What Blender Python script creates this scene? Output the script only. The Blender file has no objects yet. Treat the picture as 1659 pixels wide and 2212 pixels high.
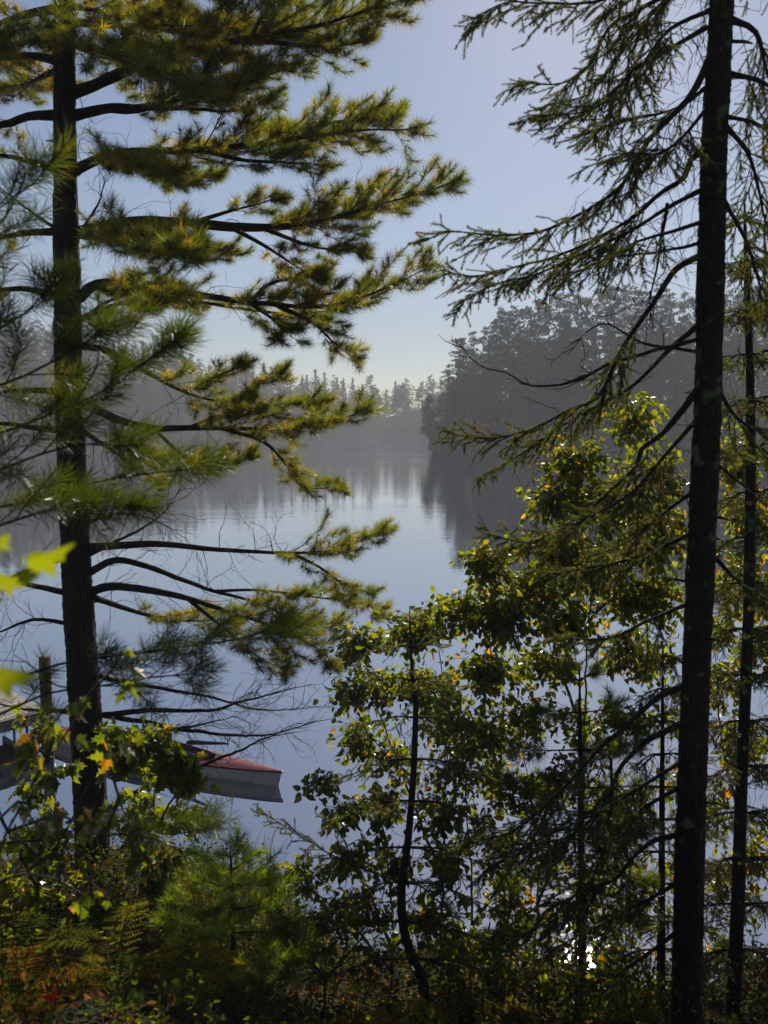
import bpy, math, random
import numpy as np
from mathutils import Vector, Matrix

# ------------------------------------------------------------------ camera, sky, sun, exposure
SC = bpy.context.scene
COL = SC.collection
CAM_H = 5.0
F_PX = 1816.0                      # focal length in pixels of a 1659 x 2212 frame
PITCH = math.radians(5.53)
SUN_EL, SUN_AZ = math.radians(33.0), math.radians(14.0)   # az: to the right of the view (+Y)

cd = bpy.data.cameras.new('camera')
cam = bpy.data.objects.new('camera', cd); COL.objects.link(cam)
cam.location = (0, 0, CAM_H)
cam.rotation_euler = (math.pi/2 - PITCH, 0, 0)
cd.sensor_fit = 'VERTICAL'; cd.sensor_height = 36.0; cd.sensor_width = 27.0
cd.lens = 36.0*F_PX/2212.0
cd.clip_start = 0.05; cd.clip_end = 6000
cd.dof.use_dof = True; cd.dof.focus_distance = 13.0; cd.dof.aperture_fstop = 3.0
SC.camera = cam

W = bpy.data.worlds.new('World'); SC.world = W; W.use_nodes = True
nt = W.node_tree
bg = nt.nodes['Background']
sky = nt.nodes.new('ShaderNodeTexSky'); sky.sky_type = 'NISHITA'
sky.sun_disc = False; sky.sun_elevation = SUN_EL; sky.sun_rotation = SUN_AZ
sky.air_density = 1.0; sky.dust_density = 0.3; sky.ozone_density = 1.5; sky.altitude = 300
hsv = nt.nodes.new('ShaderNodeHueSaturation'); hsv.inputs['Saturation'].default_value = 1.0      # saturation unchanged; the multiply below tints the whole sky slightly pink
tn = nt.nodes.new('ShaderNodeVectorMath'); tn.operation = 'MULTIPLY'; tn.inputs[1].default_value = (.98, .935, .945)
nt.links.new(sky.outputs[0], hsv.inputs['Color']); nt.links.new(hsv.outputs[0], tn.inputs[0])
nt.links.new(tn.outputs[0], bg.inputs[0]); bg.inputs[1].default_value = 0.066

sl = bpy.data.lights.new('sun', 'SUN'); sl.energy = 5.0; sl.angle = math.radians(0.5); sl.color = (1.0, 0.93, 0.82)
sun = bpy.data.objects.new('sun', sl); COL.objects.link(sun)
sd = Vector((math.sin(SUN_AZ)*math.cos(SUN_EL), math.cos(SUN_AZ)*math.cos(SUN_EL), math.sin(SUN_EL)))
sun.rotation_euler = sd.to_track_quat('Z', 'Y').to_euler(); sun.location = sd*60

SC.view_settings.view_transform = 'Standard'; SC.view_settings.look = 'None'
SC.view_settings.exposure = 0.4; SC.view_settings.gamma = 1.0
cy = SC.cycles
SC.render.engine = 'CYCLES'
cy.use_denoising = True
cy.max_bounces = 6; cy.diffuse_bounces = 3; cy.glossy_bounces = 3; cy.transmission_bounces = 4
cy.transparent_max_bounces = 6; cy.volume_bounces = 1
cy.sample_clamp_indirect = 4.0; cy.sample_clamp_direct = 0
cy.caustics_reflective = False; cy.caustics_refractive = False

# ------------------------------------------------------------------ helpers
RNG = np.random.default_rng(7)
random.seed(7)
Z = np.array((0., 0., 1.))
def A(*v): return np.array(v, float)
def unit(v): return v/(np.linalg.norm(v)+1e-12)
def rnd(a, b): return random.uniform(a, b)

_f = A(0, math.cos(PITCH), -math.sin(PITCH)); _u = A(0, math.sin(PITCH), math.cos(PITCH))
CAMP = A(0, 0, CAM_H)
def ray(px, py): return _f + (px-829.5)/F_PX*A(1, 0, 0) + (1106-py)/F_PX*_u
def at(px, py, Y):
    d = ray(px, py); return CAMP + d*(Y/d[1])
def at_z(px, py, z):
    d = ray(px, py); return CAMP + d*((z-CAM_H)/d[2])
def mpp(Y): return Y/F_PX

class Geo:
    def __init__(s): s.V = []; s.T = []; s.C = []; s.M = []; s.n = 0; s.S = []
    def add(s, V, T, col=(1, 1, 1), mi=0, smooth=False):
        V = np.asarray(V, float); T = np.asarray(T, np.int32)
        if len(T) == 0: return
        s.V.append(V); s.T.append(T+s.n); s.n += len(V)
        c = np.asarray(col, float)
        if c.ndim == 1: c = np.tile(c, (len(V), 1))
        s.C.append(c); s.M.append(np.full(len(T), mi, np.int32)); s.S.append(np.full(len(T), smooth, bool))
    def mesh(s, name, mats, off=None):
        V = np.concatenate(s.V); T = np.concatenate(s.T); C = np.concatenate(s.C)
        if off is not None: V = V-np.asarray(off)
        me = bpy.data.meshes.new(name)
        me.vertices.add(len(V)); me.vertices.foreach_set('co', V.astype(np.float32).ravel())
        me.loops.add(len(T)*3); me.loops.foreach_set('vertex_index', T.ravel().astype(np.int32))
        me.polygons.add(len(T))
        me.polygons.foreach_set('loop_start', np.arange(0, len(T)*3, 3, dtype=np.int32))
        me.polygons.foreach_set('loop_total', np.full(len(T), 3, np.int32))
        for m in (mats if isinstance(mats, (list, tuple)) else [mats]): me.materials.append(m)
        me.polygons.foreach_set('material_index', np.concatenate(s.M))
        me.polygons.foreach_set('use_smooth', np.concatenate(s.S))
        a = me.attributes.new('tint', 'FLOAT_COLOR', 'POINT')
        a.data.foreach_set('color', np.concatenate([C, np.ones((len(C), 1))], 1).astype(np.float32).ravel())
        me.update(); me.validate()
        return me

def frames(path):
    path = np.asarray(path, float); t = np.gradient(path, axis=0)
    t /= (np.linalg.norm(t, axis=1, keepdims=True)+1e-12)
    n = np.cross(t[0], A(0.31, 0.2, 0.93)); n = unit(n); N = []
    for i in range(len(path)):
        n = n - t[i]*np.dot(n, t[i]); n = unit(n); N.append(n)
    N = np.array(N); return t, N, np.cross(t, N)
def tube(g, path, rad, sides=8, col=(1, 1, 1), mi=0, cap=True, rough=0.0):
    path = np.asarray(path, float); k = len(path); rad = np.broadcast_to(np.asarray(rad, float), (k,))
    t, N, B = frames(path)
    a = np.linspace(0, 2*np.pi, sides, endpoint=False)
    R = np.broadcast_to(rad[:, None], (k, sides))
    if rough: R = R*(1+RNG.uniform(-rough, rough, (k, sides)))
    V = path[:, None, :] + R[:, :, None]*(np.cos(a)[None, :, None]*N[:, None, :] + np.sin(a)[None, :, None]*B[:, None, :])
    V = V.reshape(-1, 3)
    i = np.arange(k-1)[:, None]*sides; j = np.arange(sides)[None, :]; j2 = (j+1) % sides
    q = np.stack([i+j, i+j2, i+sides+j2, i+sides+j], -1).reshape(-1, 4)
    T = np.concatenate([q[:, [0, 1, 2]], q[:, [0, 2, 3]]])
    if cap:
        V = np.concatenate([V, path[:1], path[-1:]]); c0 = k*sides; jj = np.arange(sides)
        T = np.concatenate([T, np.stack([np.full(sides, c0), (jj+1) % sides, jj], 1),
                            np.stack([np.full(sides, c0+1), (k-1)*sides+jj, (k-1)*sides+(jj+1) % sides], 1)])
    g.add(V, T, col, mi, True)
def catmull(P, step):
    P = np.asarray(P, float)
    if len(P) == 2: P = np.array([P[0], (P[0]+P[1])/2, P[1]])
    Q = np.concatenate([[2*P[0]-P[1]], P, [2*P[-1]-P[-2]]]); out = []
    for i in range(1, len(Q)-2):
        n = max(1, int(round(np.linalg.norm(Q[i+1]-Q[i])/step)))
        u = np.linspace(0, 1, n, endpoint=False)[:, None]
        out.append(.5*((2*Q[i])+(-Q[i-1]+Q[i+1])*u+(2*Q[i-1]-5*Q[i]+4*Q[i+1]-Q[i+2])*u**2+(-Q[i-1]+3*Q[i]-3*Q[i+1]+Q[i+2])*u**3))
    out.append(P[-1:]); return np.concatenate(out)
class Segs:                                       # many thin three-sided twigs at once
    def __init__(s): s.a = []
    def poly(s, pts, r0, r1):
        n = len(pts)-1
        for i in range(n):
            s.a.append(np.concatenate([pts[i], pts[i+1], [r0+(r1-r0)*i/n, r0+(r1-r0)*(i+1)/n]]))
    def emit(s, g, col=(1, 1, 1), mi=0):
        if not s.a: return
        a = np.array(s.a); p0, p1, r0, r1 = a[:, :3], a[:, 3:6], a[:, 6:7], a[:, 7:8]
        t = p1-p0; t /= np.linalg.norm(t, axis=1, keepdims=True)+1e-9
        ref = np.where(np.abs(t[:, 2:3]) > .9, A(1, 0, 0), A(0, 0, 1))
        n = np.cross(t, ref); n /= np.linalg.norm(n, axis=1, keepdims=True)+1e-9; b = np.cross(t, n)
        V = []
        for p, r in ((p0, r0), (p1, r1)):
            for k in range(3):
                an = k*2*math.pi/3; V.append(p+r*(math.cos(an)*n+math.sin(an)*b))
        V = np.stack(V, 1).reshape(-1, 3)
        tt = []
        for k in range(3):
            k2 = (k+1) % 3; tt += [(k, k2, 3+k2), (k, 3+k2, 3+k)]
        T = (np.arange(len(a))[:, None, None]*6+np.array(tt)[None]).reshape(-1, 3)
        g.add(V, T, col, mi, True)
def basis(D, roll=None):
    D = np.asarray(D, float); D = D/(np.linalg.norm(D, axis=1, keepdims=True)+1e-9)
    ref = np.where(np.abs(D[:, 2:3]) > .92, A(1, 0, 0), A(0, 0, 1))
    X = np.cross(ref, D); X /= np.linalg.norm(X, axis=1, keepdims=True)+1e-9; Y = np.cross(D, X)
    if roll is None: roll = RNG.uniform(0, 2*np.pi, len(D))
    c, s = np.cos(roll)[:, None], np.sin(roll)[:, None]
    return np.stack([c*X+s*Y, -s*X+c*Y, D], 2)     # columns: x, y, z(dir)
def scatter(g, tmpls, P, D, S, C, mi=0, roll=None, smooth=False):
    P = np.asarray(P, float); D = np.asarray(D, float); S = np.asarray(S, float); C = np.asarray(C, float)
    if len(P) == 0: return
    Rm = basis(D, roll); w = RNG.integers(0, len(tmpls), len(P))
    for k, (tv, tt) in enumerate(tmpls):
        m = np.where(w == k)[0]
        if not len(m): continue
        V = np.einsum('nij,vj->nvi', Rm[m], tv)*S[m][:, None, None]+P[m][:, None, :]
        T = (np.arange(len(m))[:, None, None]*len(tv)+tt[None]).reshape(-1, 3)
        g.add(V.reshape(-1, 3), T, np.repeat(C[m], len(tv), 0), mi, smooth)

OFF = {}
def thing(name, label, cat, loc=(0, 0, 0), group=None):
    o = bpy.data.objects.new(name, None); COL.objects.link(o); o.location = loc; o.empty_display_size = .1
    o['label'] = label; o['category'] = cat
    if group: o['group'] = group
    OFF[o.name] = np.asarray(loc, float); return o
def part(name, g, mats, parent, kind=None, label=None):
    off = OFF[parent.name]
    o = bpy.data.objects.new(name, g.mesh(name, mats, off)); COL.objects.link(o); o.parent = parent
    if kind: o['kind'] = kind
    if label: o['label'] = label
    OFF[o.name] = off; return o
def solo(name, g, mats, label=None, cat=None, kind=None, group=None, off=(0, 0, 0)):
    o = bpy.data.objects.new(name, g.mesh(name, mats, off)); COL.objects.link(o); o.location = off
    if label: o['label'] = label
    if cat: o['category'] = cat
    if kind: o['kind'] = kind
    if group: o['group'] = group
    return o
def box(g, c, ax, hs, col=(1, 1, 1), mi=0):
    c = np.asarray(c, float); V = []
    for sx in (-1, 1):
        for sy in (-1, 1):
            for sz in (-1, 1): V.append(c+sx*hs[0]*ax[0]+sy*hs[1]*ax[1]+sz*hs[2]*ax[2])
    q = [(0, 1, 3, 2), (4, 6, 7, 5), (0, 4, 5, 1), (2, 3, 7, 6), (0, 2, 6, 4), (1, 5, 7, 3)]
    T = [t for a, b, c_, d in q for t in ((a, b, c_), (a, c_, d))]
    g.add(V, T, col, mi)

# ------------------------------------------------------------------ materials
def mat(name):
    m = bpy.data.materials.new(name); m.use_nodes = True; n = m.node_tree.nodes
    for x in list(n): n.remove(x)
    out = n.new('ShaderNodeOutputMaterial'); return m, m.node_tree, out
def nn(t, ty, **kw):
    x = t.nodes.new(ty)
    for k, v in kw.items(): setattr(x, k, v)
    return x
def foliage_mat(name, trans=0.5, gloss=0.06, rough=0.4, tm=(1.5, 1.35, .5), noise=0.0):
    m, t, out = mat(name)
    at_ = nn(t, 'ShaderNodeAttribute', attribute_name='tint')
    col = at_.outputs['Color']
    if noise:
        geo = nn(t, 'ShaderNodeTexCoord'); ns = nn(t, 'ShaderNodeTexNoise'); ns.inputs['Scale'].default_value = noise
        ns.inputs['Detail'].default_value = 4
        t.links.new(geo.outputs['Object'], ns.inputs['Vector'])
        mp = nn(t, 'ShaderNodeMapRange'); mp.inputs[1].default_value = .3; mp.inputs[2].default_value = .75
        mp.inputs[3].default_value = .55; mp.inputs[4].default_value = 1.35
        t.links.new(ns.outputs['Fac'], mp.inputs[0])
        mu0 = nn(t, 'ShaderNodeVectorMath', operation='SCALE'); t.links.new(col, mu0.inputs[0]); t.links.new(mp.outputs[0], mu0.inputs['Scale'])
        col = mu0.outputs[0]
    mu = nn(t, 'ShaderNodeVectorMath', operation='MULTIPLY'); mu.inputs[1].default_value = tm
    t.links.new(col, mu.inputs[0])
    d = nn(t, 'ShaderNodeBsdfDiffuse'); tr = nn(t, 'ShaderNodeBsdfTranslucent'); gl = nn(t, 'ShaderNodeBsdfGlossy')
    gl.inputs['Roughness'].default_value = rough
    t.links.new(col, d.inputs[0]); t.links.new(mu.outputs[0], tr.inputs[0])
    m1 = nn(t, 'ShaderNodeMixShader'); m1.inputs[0].default_value = trans
    t.links.new(d.outputs[0], m1.inputs[1]); t.links.new(tr.outputs[0], m1.inputs[2])
    lw = nn(t, 'ShaderNodeFresnel'); lw.inputs[0].default_value = 1.4
    mg = nn(t, 'ShaderNodeMath', operation='MULTIPLY_ADD'); mg.inputs[1].default_value = .5; mg.inputs[2].default_value = 0
    mg.use_clamp = True
    t.links.new(lw.outputs[0], mg.inputs[0])
    mgc = nn(t, 'ShaderNodeMath', operation='MINIMUM'); mgc.inputs[1].default_value = gloss*3
    t.links.new(mg.outputs[0], mgc.inputs[0])
    m2 = nn(t, 'ShaderNodeMixShader'); t.links.new(mgc.outputs[0], m2.inputs[0])
    t.links.new(m1.outputs[0], m2.inputs[1]); t.links.new(gl.outputs[0], m2.inputs[2])
    t.links.new(m2.outputs[0], out.inputs[0]); return m
def bark_mat(name, c1, c2, scale, zs=.25, bump=.6, lichen=None):
    m, t, out = mat(name)
    tc = nn(t, 'ShaderNodeTexCoord'); mp = nn(t, 'ShaderNodeMapping'); mp.inputs['Scale'].default_value = (1, 1, zs)
    t.links.new(tc.outputs['Object'], mp.inputs[0])
    ns = nn(t, 'ShaderNodeTexNoise'); ns.inputs['Scale'].default_value = scale; ns.inputs['Detail'].default_value = 6; ns.inputs['Roughness'].default_value = .65
    vo = nn(t, 'ShaderNodeTexVoronoi'); vo.inputs['Scale'].default_value = scale*.8
    t.links.new(mp.outputs[0], ns.inputs['Vector']); t.links.new(mp.outputs[0], vo.inputs['Vector'])
    cr = nn(t, 'ShaderNodeValToRGB'); cr.color_ramp.elements[0].position = .32; cr.color_ramp.elements[1].position = .7
    cr.color_ramp.elements[0].color = (*c1, 1); cr.color_ramp.elements[1].color = (*c2, 1)
    t.links.new(ns.outputs['Fac'], cr.inputs[0]); col = cr.outputs[0]
    if lichen:
        n2 = nn(t, 'ShaderNodeTexNoise'); n2.inputs['Scale'].default_value = 9; n2.inputs['Detail'].default_value = 3
        t.links.new(tc.outputs['Object'], n2.inputs['Vector'])
        r2 = nn(t, 'ShaderNodeMapRange'); r2.inputs[1].default_value = .62; r2.inputs[2].default_value = .7
        t.links.new(n2.outputs['Fac'], r2.inputs[0])
        mx = nn(t, 'ShaderNodeMix', data_type='RGBA'); t.links.new(r2.outputs[0], mx.inputs['Factor'])
        t.links.new(col, mx.inputs['A']); mx.inputs['B'].default_value = (*lichen, 1); col = mx.outputs['Result']
    b = nn(t, 'ShaderNodeBsdfPrincipled'); b.inputs['Roughness'].default_value = .9
    b.inputs['Specular IOR Level'].default_value = .2
    t.links.new(col, b.inputs['Base Color'])
    ad = nn(t, 'ShaderNodeMath', operation='SUBTRACT'); t.links.new(ns.outputs['Fac'], ad.inputs[0]); t.links.new(vo.outputs['Distance'], ad.inputs[1])
    bp = nn(t, 'ShaderNodeBump'); bp.inputs['Strength'].default_value = bump; bp.inputs['Distance'].default_value = .02
    t.links.new(ad.outputs[0], bp.inputs['Height']); t.links.new(bp.outputs[0], b.inputs['Normal'])
    t.links.new(b.outputs[0], out.inputs[0]); return m
def plain(name, c, rough=.6, metal=0, spec=.5, noise=None, coat=0):
    m, t, out = mat(name); b = nn(t, 'ShaderNodeBsdfPrincipled')
    b.inputs['Roughness'].default_value = rough; b.inputs['Metallic'].default_value = metal
    b.inputs['Specular IOR Level'].default_value = spec; b.inputs['Coat Weight'].default_value = coat
    b.inputs['Base Color'].default_value = (*c, 1)
    if noise:
        sc_, amt, st = noise
        tc = nn(t, 'ShaderNodeTexCoord'); mp = nn(t, 'ShaderNodeMapping'); mp.inputs['Scale'].default_value = st
        ns = nn(t, 'ShaderNodeTexNoise'); ns.inputs['Scale'].default_value = sc_; ns.inputs['Detail'].default_value = 5
        t.links.new(tc.outputs['Object'], mp.inputs[0]); t.links.new(mp.outputs[0], ns.inputs['Vector'])
        r = nn(t, 'ShaderNodeMapRange'); r.inputs[1].default_value = .25; r.inputs[2].default_value = .75
        r.inputs[3].default_value = 1-amt; r.inputs[4].default_value = 1+amt; t.links.new(ns.outputs['Fac'], r.inputs[0])
        sc2 = nn(t, 'ShaderNodeVectorMath', operation='SCALE'); sc2.inputs[0].default_value = c
        t.links.new(r.outputs[0], sc2.inputs['Scale']); t.links.new(sc2.outputs[0], b.inputs['Base Color'])
        bp = nn(t, 'ShaderNodeBump'); bp.inputs['Strength'].default_value = .15; bp.inputs['Distance'].default_value = .01
        t.links.new(ns.outputs['Fac'], bp.inputs['Height']); t.links.new(bp.outputs[0], b.inputs['Normal'])
    t.links.new(b.outputs[0], out.inputs[0]); return m

M_NEEDLE = foliage_mat('needles', .6, .03, .4, (3.1, 2.75, .45))
M_SPRUCE = foliage_mat('spruce_needles', .48, .04, .5, (2.5, 2.4, .5))
M_LEAF = foliage_mat('leaves', .64, .05, .42, (3.7, 3.0, .4), 40)
M_FAR = foliage_mat('far_foliage', .3, .02, .6, (1.2, 1.2, .6))
M_LITTER = foliage_mat('litter', .4, .0, .6, (1.8, 1.5, .6), 40)
M_FERN = foliage_mat('fern', .55, .0, .5, (2.4, 2.0, .5), 30)
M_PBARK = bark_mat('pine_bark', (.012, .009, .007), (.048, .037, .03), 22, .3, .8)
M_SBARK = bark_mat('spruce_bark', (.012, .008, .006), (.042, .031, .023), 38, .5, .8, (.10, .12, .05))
M_TWIG = bark_mat('twig_bark', (.03, .022, .016), (.09, .07, .052), 30, 1, .3)
M_BIRCH = bark_mat('sapling_bark', (.04, .03, .022), (.14, .115, .09), 30, 2, .3)
M_FARBARK = plain('far_bark', (.07, .055, .045), .9, spec=.1)
M_WHITEBARK = plain('white_birch_bark', (.6, .58, .54), .8, spec=.1)

# ------------------------------------------------------------------ setting: bank, lake, far shores
def smooth(a, b, x): u = np.clip((x-a)/(b-a), 0, 1); return u*u*(3-2*u)
def shore(x):
    x = np.asarray(x, float)
    return 9.5 - 2.1*smooth(-1.9, .3, x) + .25*np.sin(x*1.7+.4) + .12*np.sin(x*4.1)
def bank(x, y):
    x = np.asarray(x, float); y = np.asarray(y, float); ys = shore(x)
    t = y/ys
    z = np.where(t < 1, 3.35*np.clip(1-t, 0, 9)**1.05, -(y-ys)*.45)
    z = np.where(y < 0, 3.35-.06*y, z)
    b = .07*np.sin(x*2.3+y*1.1)+.05*np.sin(x*5.1-y*3.7+1)+.03*np.sin(x*9.7+y*8.3)
    z = z + b*np.clip((ys-y)*.8, .12, 1)
    return np.maximum(z, -2.2)
xs = np.concatenate([np.linspace(-120, -9, 20), np.linspace(-8.8, 8.8, 110), np.linspace(9, 120, 20)])
ys_ = np.concatenate([np.linspace(-50, -1, 16), np.linspace(-.8, 11.5, 90), np.linspace(11.8, 20, 8)])
XX, YY = np.meshgrid(xs, ys_)
ZZ = bank(XX, YY)
g = Geo(); nx, ny = len(xs), len(ys_)
i = (np.arange(ny-1)[:, None]*nx+np.arange(nx-1)[None]).ravel()
g.add(np.stack([XX, YY, ZZ], -1).reshape(-1, 3), np.concatenate([np.stack([i, i+1, i+nx+1], 1), np.stack([i, i+nx+1, i+nx], 1)]), smooth=True)
m, t, out = mat('forest_floor')
tc = nn(t, 'ShaderNodeTexCoord'); n1 = nn(t, 'ShaderNodeTexNoise'); n1.inputs['Scale'].default_value = 3; n1.inputs['Detail'].default_value = 8
n2 = nn(t, 'ShaderNodeTexVoronoi'); n2.inputs['Scale'].default_value = 24
t.links.new(tc.outputs['Object'], n1.inputs['Vector']); t.links.new(tc.outputs['Object'], n2.inputs['Vector'])
cr = nn(t, 'ShaderNodeValToRGB'); e = cr.color_ramp.elements
e[0].position = .3; e[0].color = (.02, .016, .009, 1); e[1].position = .75; e[1].color = (.09, .055, .028, 1)
x_ = e.new(.5); x_.color = (.035, .04, .014, 1)
t.links.new(n1.outputs['Fac'], cr.inputs[0])
mx = nn(t, 'ShaderNodeMix', data_type='RGBA'); mx.inputs['Factor'].default_value = .3
t.links.new(cr.outputs[0], mx.inputs['A']); t.links.new(n2.outputs['Color'], mx.inputs['B'])
mm = nn(t, 'ShaderNodeVectorMath', operation='MULTIPLY'); mm.inputs[1].default_value = (1, .8, .5)
hs_ = nn(t, 'ShaderNodeMix', data_type='RGBA', blend_type='MULTIPLY'); hs_.inputs['Factor'].default_value = .6
t.links.new(cr.outputs[0], hs_.inputs['A']); t.links.new(n2.outputs['Color'], hs_.inputs['B'])
b = nn(t, 'ShaderNodeBsdfPrincipled'); b.inputs['Roughness'].default_value = .95; b.inputs['Specular IOR Level'].default_value = .1
t.links.new(hs_.outputs['Result'], b.inputs['Base Color'])
bp = nn(t, 'ShaderNodeBump'); bp.inputs['Distance'].default_value = .04; t.links.new(n2.outputs['Distance'], bp.inputs['Height'])
t.links.new(bp.outputs[0], b.inputs['Normal']); t.links.new(b.outputs[0], out.inputs[0])
M_FLOOR = m
solo('ground', g, M_FLOOR, kind='structure')

# lake
m, t, out = mat('lake_water')
tc = nn(t, 'ShaderNodeTexCoord')
def ripple(sx, sy, scale, det):
    mp = nn(t, 'ShaderNodeMapping'); mp.inputs['Scale'].default_value = (sx, sy, 1)
    t.links.new(tc.outputs['Object'], mp.inputs[0])
    n = nn(t, 'ShaderNodeTexNoise'); n.inputs['Scale'].default_value = scale; n.inputs['Detail'].default_value = det
    t.links.new(mp.outputs[0], n.inputs['Vector']); return n.outputs['Fac']
r1 = ripple(.25, 1.0, .9, 3); r2 = ripple(.6, 1.0, 5.5, 2); patch = ripple(.35, 1, .035, 3)
pm = nn(t, 'ShaderNodeMapRange'); pm.inputs[1].default_value = .42; pm.inputs[2].default_value = .66; pm.inputs[3].default_value = .25; pm.inputs[4].default_value = 1.0
t.links.new(patch, pm.inputs[0])
r2s = nn(t, 'ShaderNodeMath', operation='MULTIPLY'); r2s.inputs[1].default_value = .26; t.links.new(r2, r2s.inputs[0])
ad = nn(t, 'ShaderNodeMath', operation='ADD'); t.links.new(r1, ad.inputs[0]); t.links.new(r2s.outputs[0], ad.inputs[1])
bp = nn(t, 'ShaderNodeBump'); bp.inputs['Distance'].default_value = .03
sx_ = nn(t, 'ShaderNodeSeparateXYZ'); t.links.new(tc.outputs['Object'], sx_.inputs[0])
wy = nn(t, 'ShaderNodeMapRange'); wy.inputs[1].default_value = 14; wy.inputs[2].default_value = 8.5; wy.inputs[3].default_value = 0; wy.inputs[4].default_value = 1; t.links.new(sx_.outputs[1], wy.inputs[0])
wx = nn(t, 'ShaderNodeMapRange'); wx.inputs[1].default_value = -1.0; wx.inputs[2].default_value = 1.0; wx.inputs[3].default_value = 0; wx.inputs[4].default_value = 2.2; t.links.new(sx_.outputs[0], wx.inputs[0])
wxy = nn(t, 'ShaderNodeMath', operation='MULTIPLY'); t.links.new(wx.outputs[0], wxy.inputs[0]); t.links.new(wy.outputs[0], wxy.inputs[1])
st0 = nn(t, 'ShaderNodeMath', operation='ADD'); t.links.new(pm.outputs[0], st0.inputs[0]); t.links.new(wxy.outputs[0], st0.inputs[1])
wf = nn(t, 'ShaderNodeMapRange'); wf.inputs[1].default_value = 30; wf.inputs[2].default_value = 70; wf.inputs[3].default_value = 0; wf.inputs[4].default_value = 2.6; t.links.new(sx_.outputs[1], wf.inputs[0])
wfp = nn(t, 'ShaderNodeMath', operation='MULTIPLY'); t.links.new(wf.outputs[0], wfp.inputs[0]); t.links.new(pm.outputs[0], wfp.inputs[1])
st1a = nn(t, 'ShaderNodeMath', operation='ADD'); t.links.new(st0.outputs[0], st1a.inputs[0]); t.links.new(wfp.outputs[0], st1a.inputs[1])
# narrow breeze-ruffled streaks far out
wv = nn(t, 'ShaderNodeMapping'); wv.inputs['Scale'].default_value = (.012, .09, 1); wv.inputs['Location'].default_value = (.3, .15, 0); t.links.new(tc.outputs['Object'], wv.inputs[0])
wn = nn(t, 'ShaderNodeTexNoise'); wn.inputs['Scale'].default_value = 1; wn.inputs['Detail'].default_value = 1; t.links.new(wv.outputs[0], wn.inputs['Vector'])
wr = nn(t, 'ShaderNodeMapRange'); wr.inputs[1].default_value = .60; wr.inputs[2].default_value = .64; wr.inputs[3].default_value = 0; wr.inputs[4].default_value = 7; t.links.new(wn.outputs['Fac'], wr.inputs[0])
wg = nn(t, 'ShaderNodeMapRange'); wg.inputs[1].default_value = 110; wg.inputs[2].default_value = 150; t.links.new(sx_.outputs[1], wg.inputs[0])
wm = nn(t, 'ShaderNodeMath', operation='MULTIPLY'); t.links.new(wr.outputs[0], wm.inputs[0]); t.links.new(wg.outputs[0], wm.inputs[1])
st1 = nn(t, 'ShaderNodeMath', operation='ADD'); t.links.new(st1a.outputs[0], st1.inputs[0]); t.links.new(wm.outputs[0], st1.inputs[1])
st_ = nn(t, 'ShaderNodeMath', operation='MULTIPLY'); st_.inputs[1].default_value = .22; t.links.new(st1.outputs[0], st_.inputs[0])
t.links.new(st_.outputs[0], bp.inputs['Strength']); t.links.new(ad.outputs[0], bp.inputs['Height'])
gl = nn(t, 'ShaderNodeBsdfGlossy'); gl.inputs['Roughness'].default_value = .015; gl.inputs['Color'].default_value = (.97, .97, .98, 1)
df = nn(t, 'ShaderNodeBsdfDiffuse'); df.inputs[0].default_value = (.015, .024, .045, 1)
fr = nn(t, 'ShaderNodeLayerWeight'); fr.inputs[0].default_value = .5
p5 = nn(t, 'ShaderNodeMath', operation='POWER'); p5.inputs[1].default_value = 5; t.links.new(fr.outputs['Facing'], p5.inputs[0])
fm = nn(t, 'ShaderNodeMath', operation='MULTIPLY_ADD'); fm.inputs[1].default_value = .40; fm.inputs[2].default_value = .60; t.links.new(p5.outputs[0], fm.inputs[0])
t.links.new(bp.outputs[0], gl.inputs['Normal']); t.links.new(bp.outputs[0], fr.inputs['Normal'])
mx = nn(t, 'ShaderNodeMixShader'); t.links.new(fm.outputs[0], mx.inputs[0]); t.links.new(df.outputs[0], mx.inputs[1]); t.links.new(gl.outputs[0], mx.inputs[2])
t.links.new(mx.outputs[0], out.inputs[0]); M_WATER = m
g = Geo(); g.add([(-450, -20, 0), (450, -20, 0), (450, 505, 0), (-450, 505, 0)], [(0, 1, 2), (0, 2, 3)])
solo('lake', g, M_WATER, kind='structure')

# headland on the right and the long far shore: terrain
def headland_z(x, y):
    d = np.minimum(y-(168+.10*np.abs(x-30)*(x > 30)), (x-.0605*y)*1.3)
    d = np.minimum(d, (150+168-y))
    return np.where(d > 0, 13*(1-np.exp(-np.clip(d, 0, 99)/16)), d*.25).clip(-1.2, 30)
def grid(xs, ys, fz):
    XX, YY = np.meshgrid(xs, ys); g = Geo(); nx, ny = len(xs), len(ys)
    i = (np.arange(ny-1)[:, None]*nx+np.arange(nx-1)[None]).ravel()
    g.add(np.stack([XX, YY, fz(XX, YY)], -1).reshape(-1, 3), np.concatenate([np.stack([i, i+1, i+nx+1], 1), np.stack([i, i+nx+1, i+nx], 1)]), smooth=True)
    return g
M_SHORE = plain('shore_soil', (.018, .02, .012), .95, spec=.1, noise=(.6, .5, (1, 1, 1)))
solo('headland', grid(np.linspace(2, 330, 110), np.linspace(160, 330, 70), headland_z), M_SHORE, kind='structure')

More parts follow.
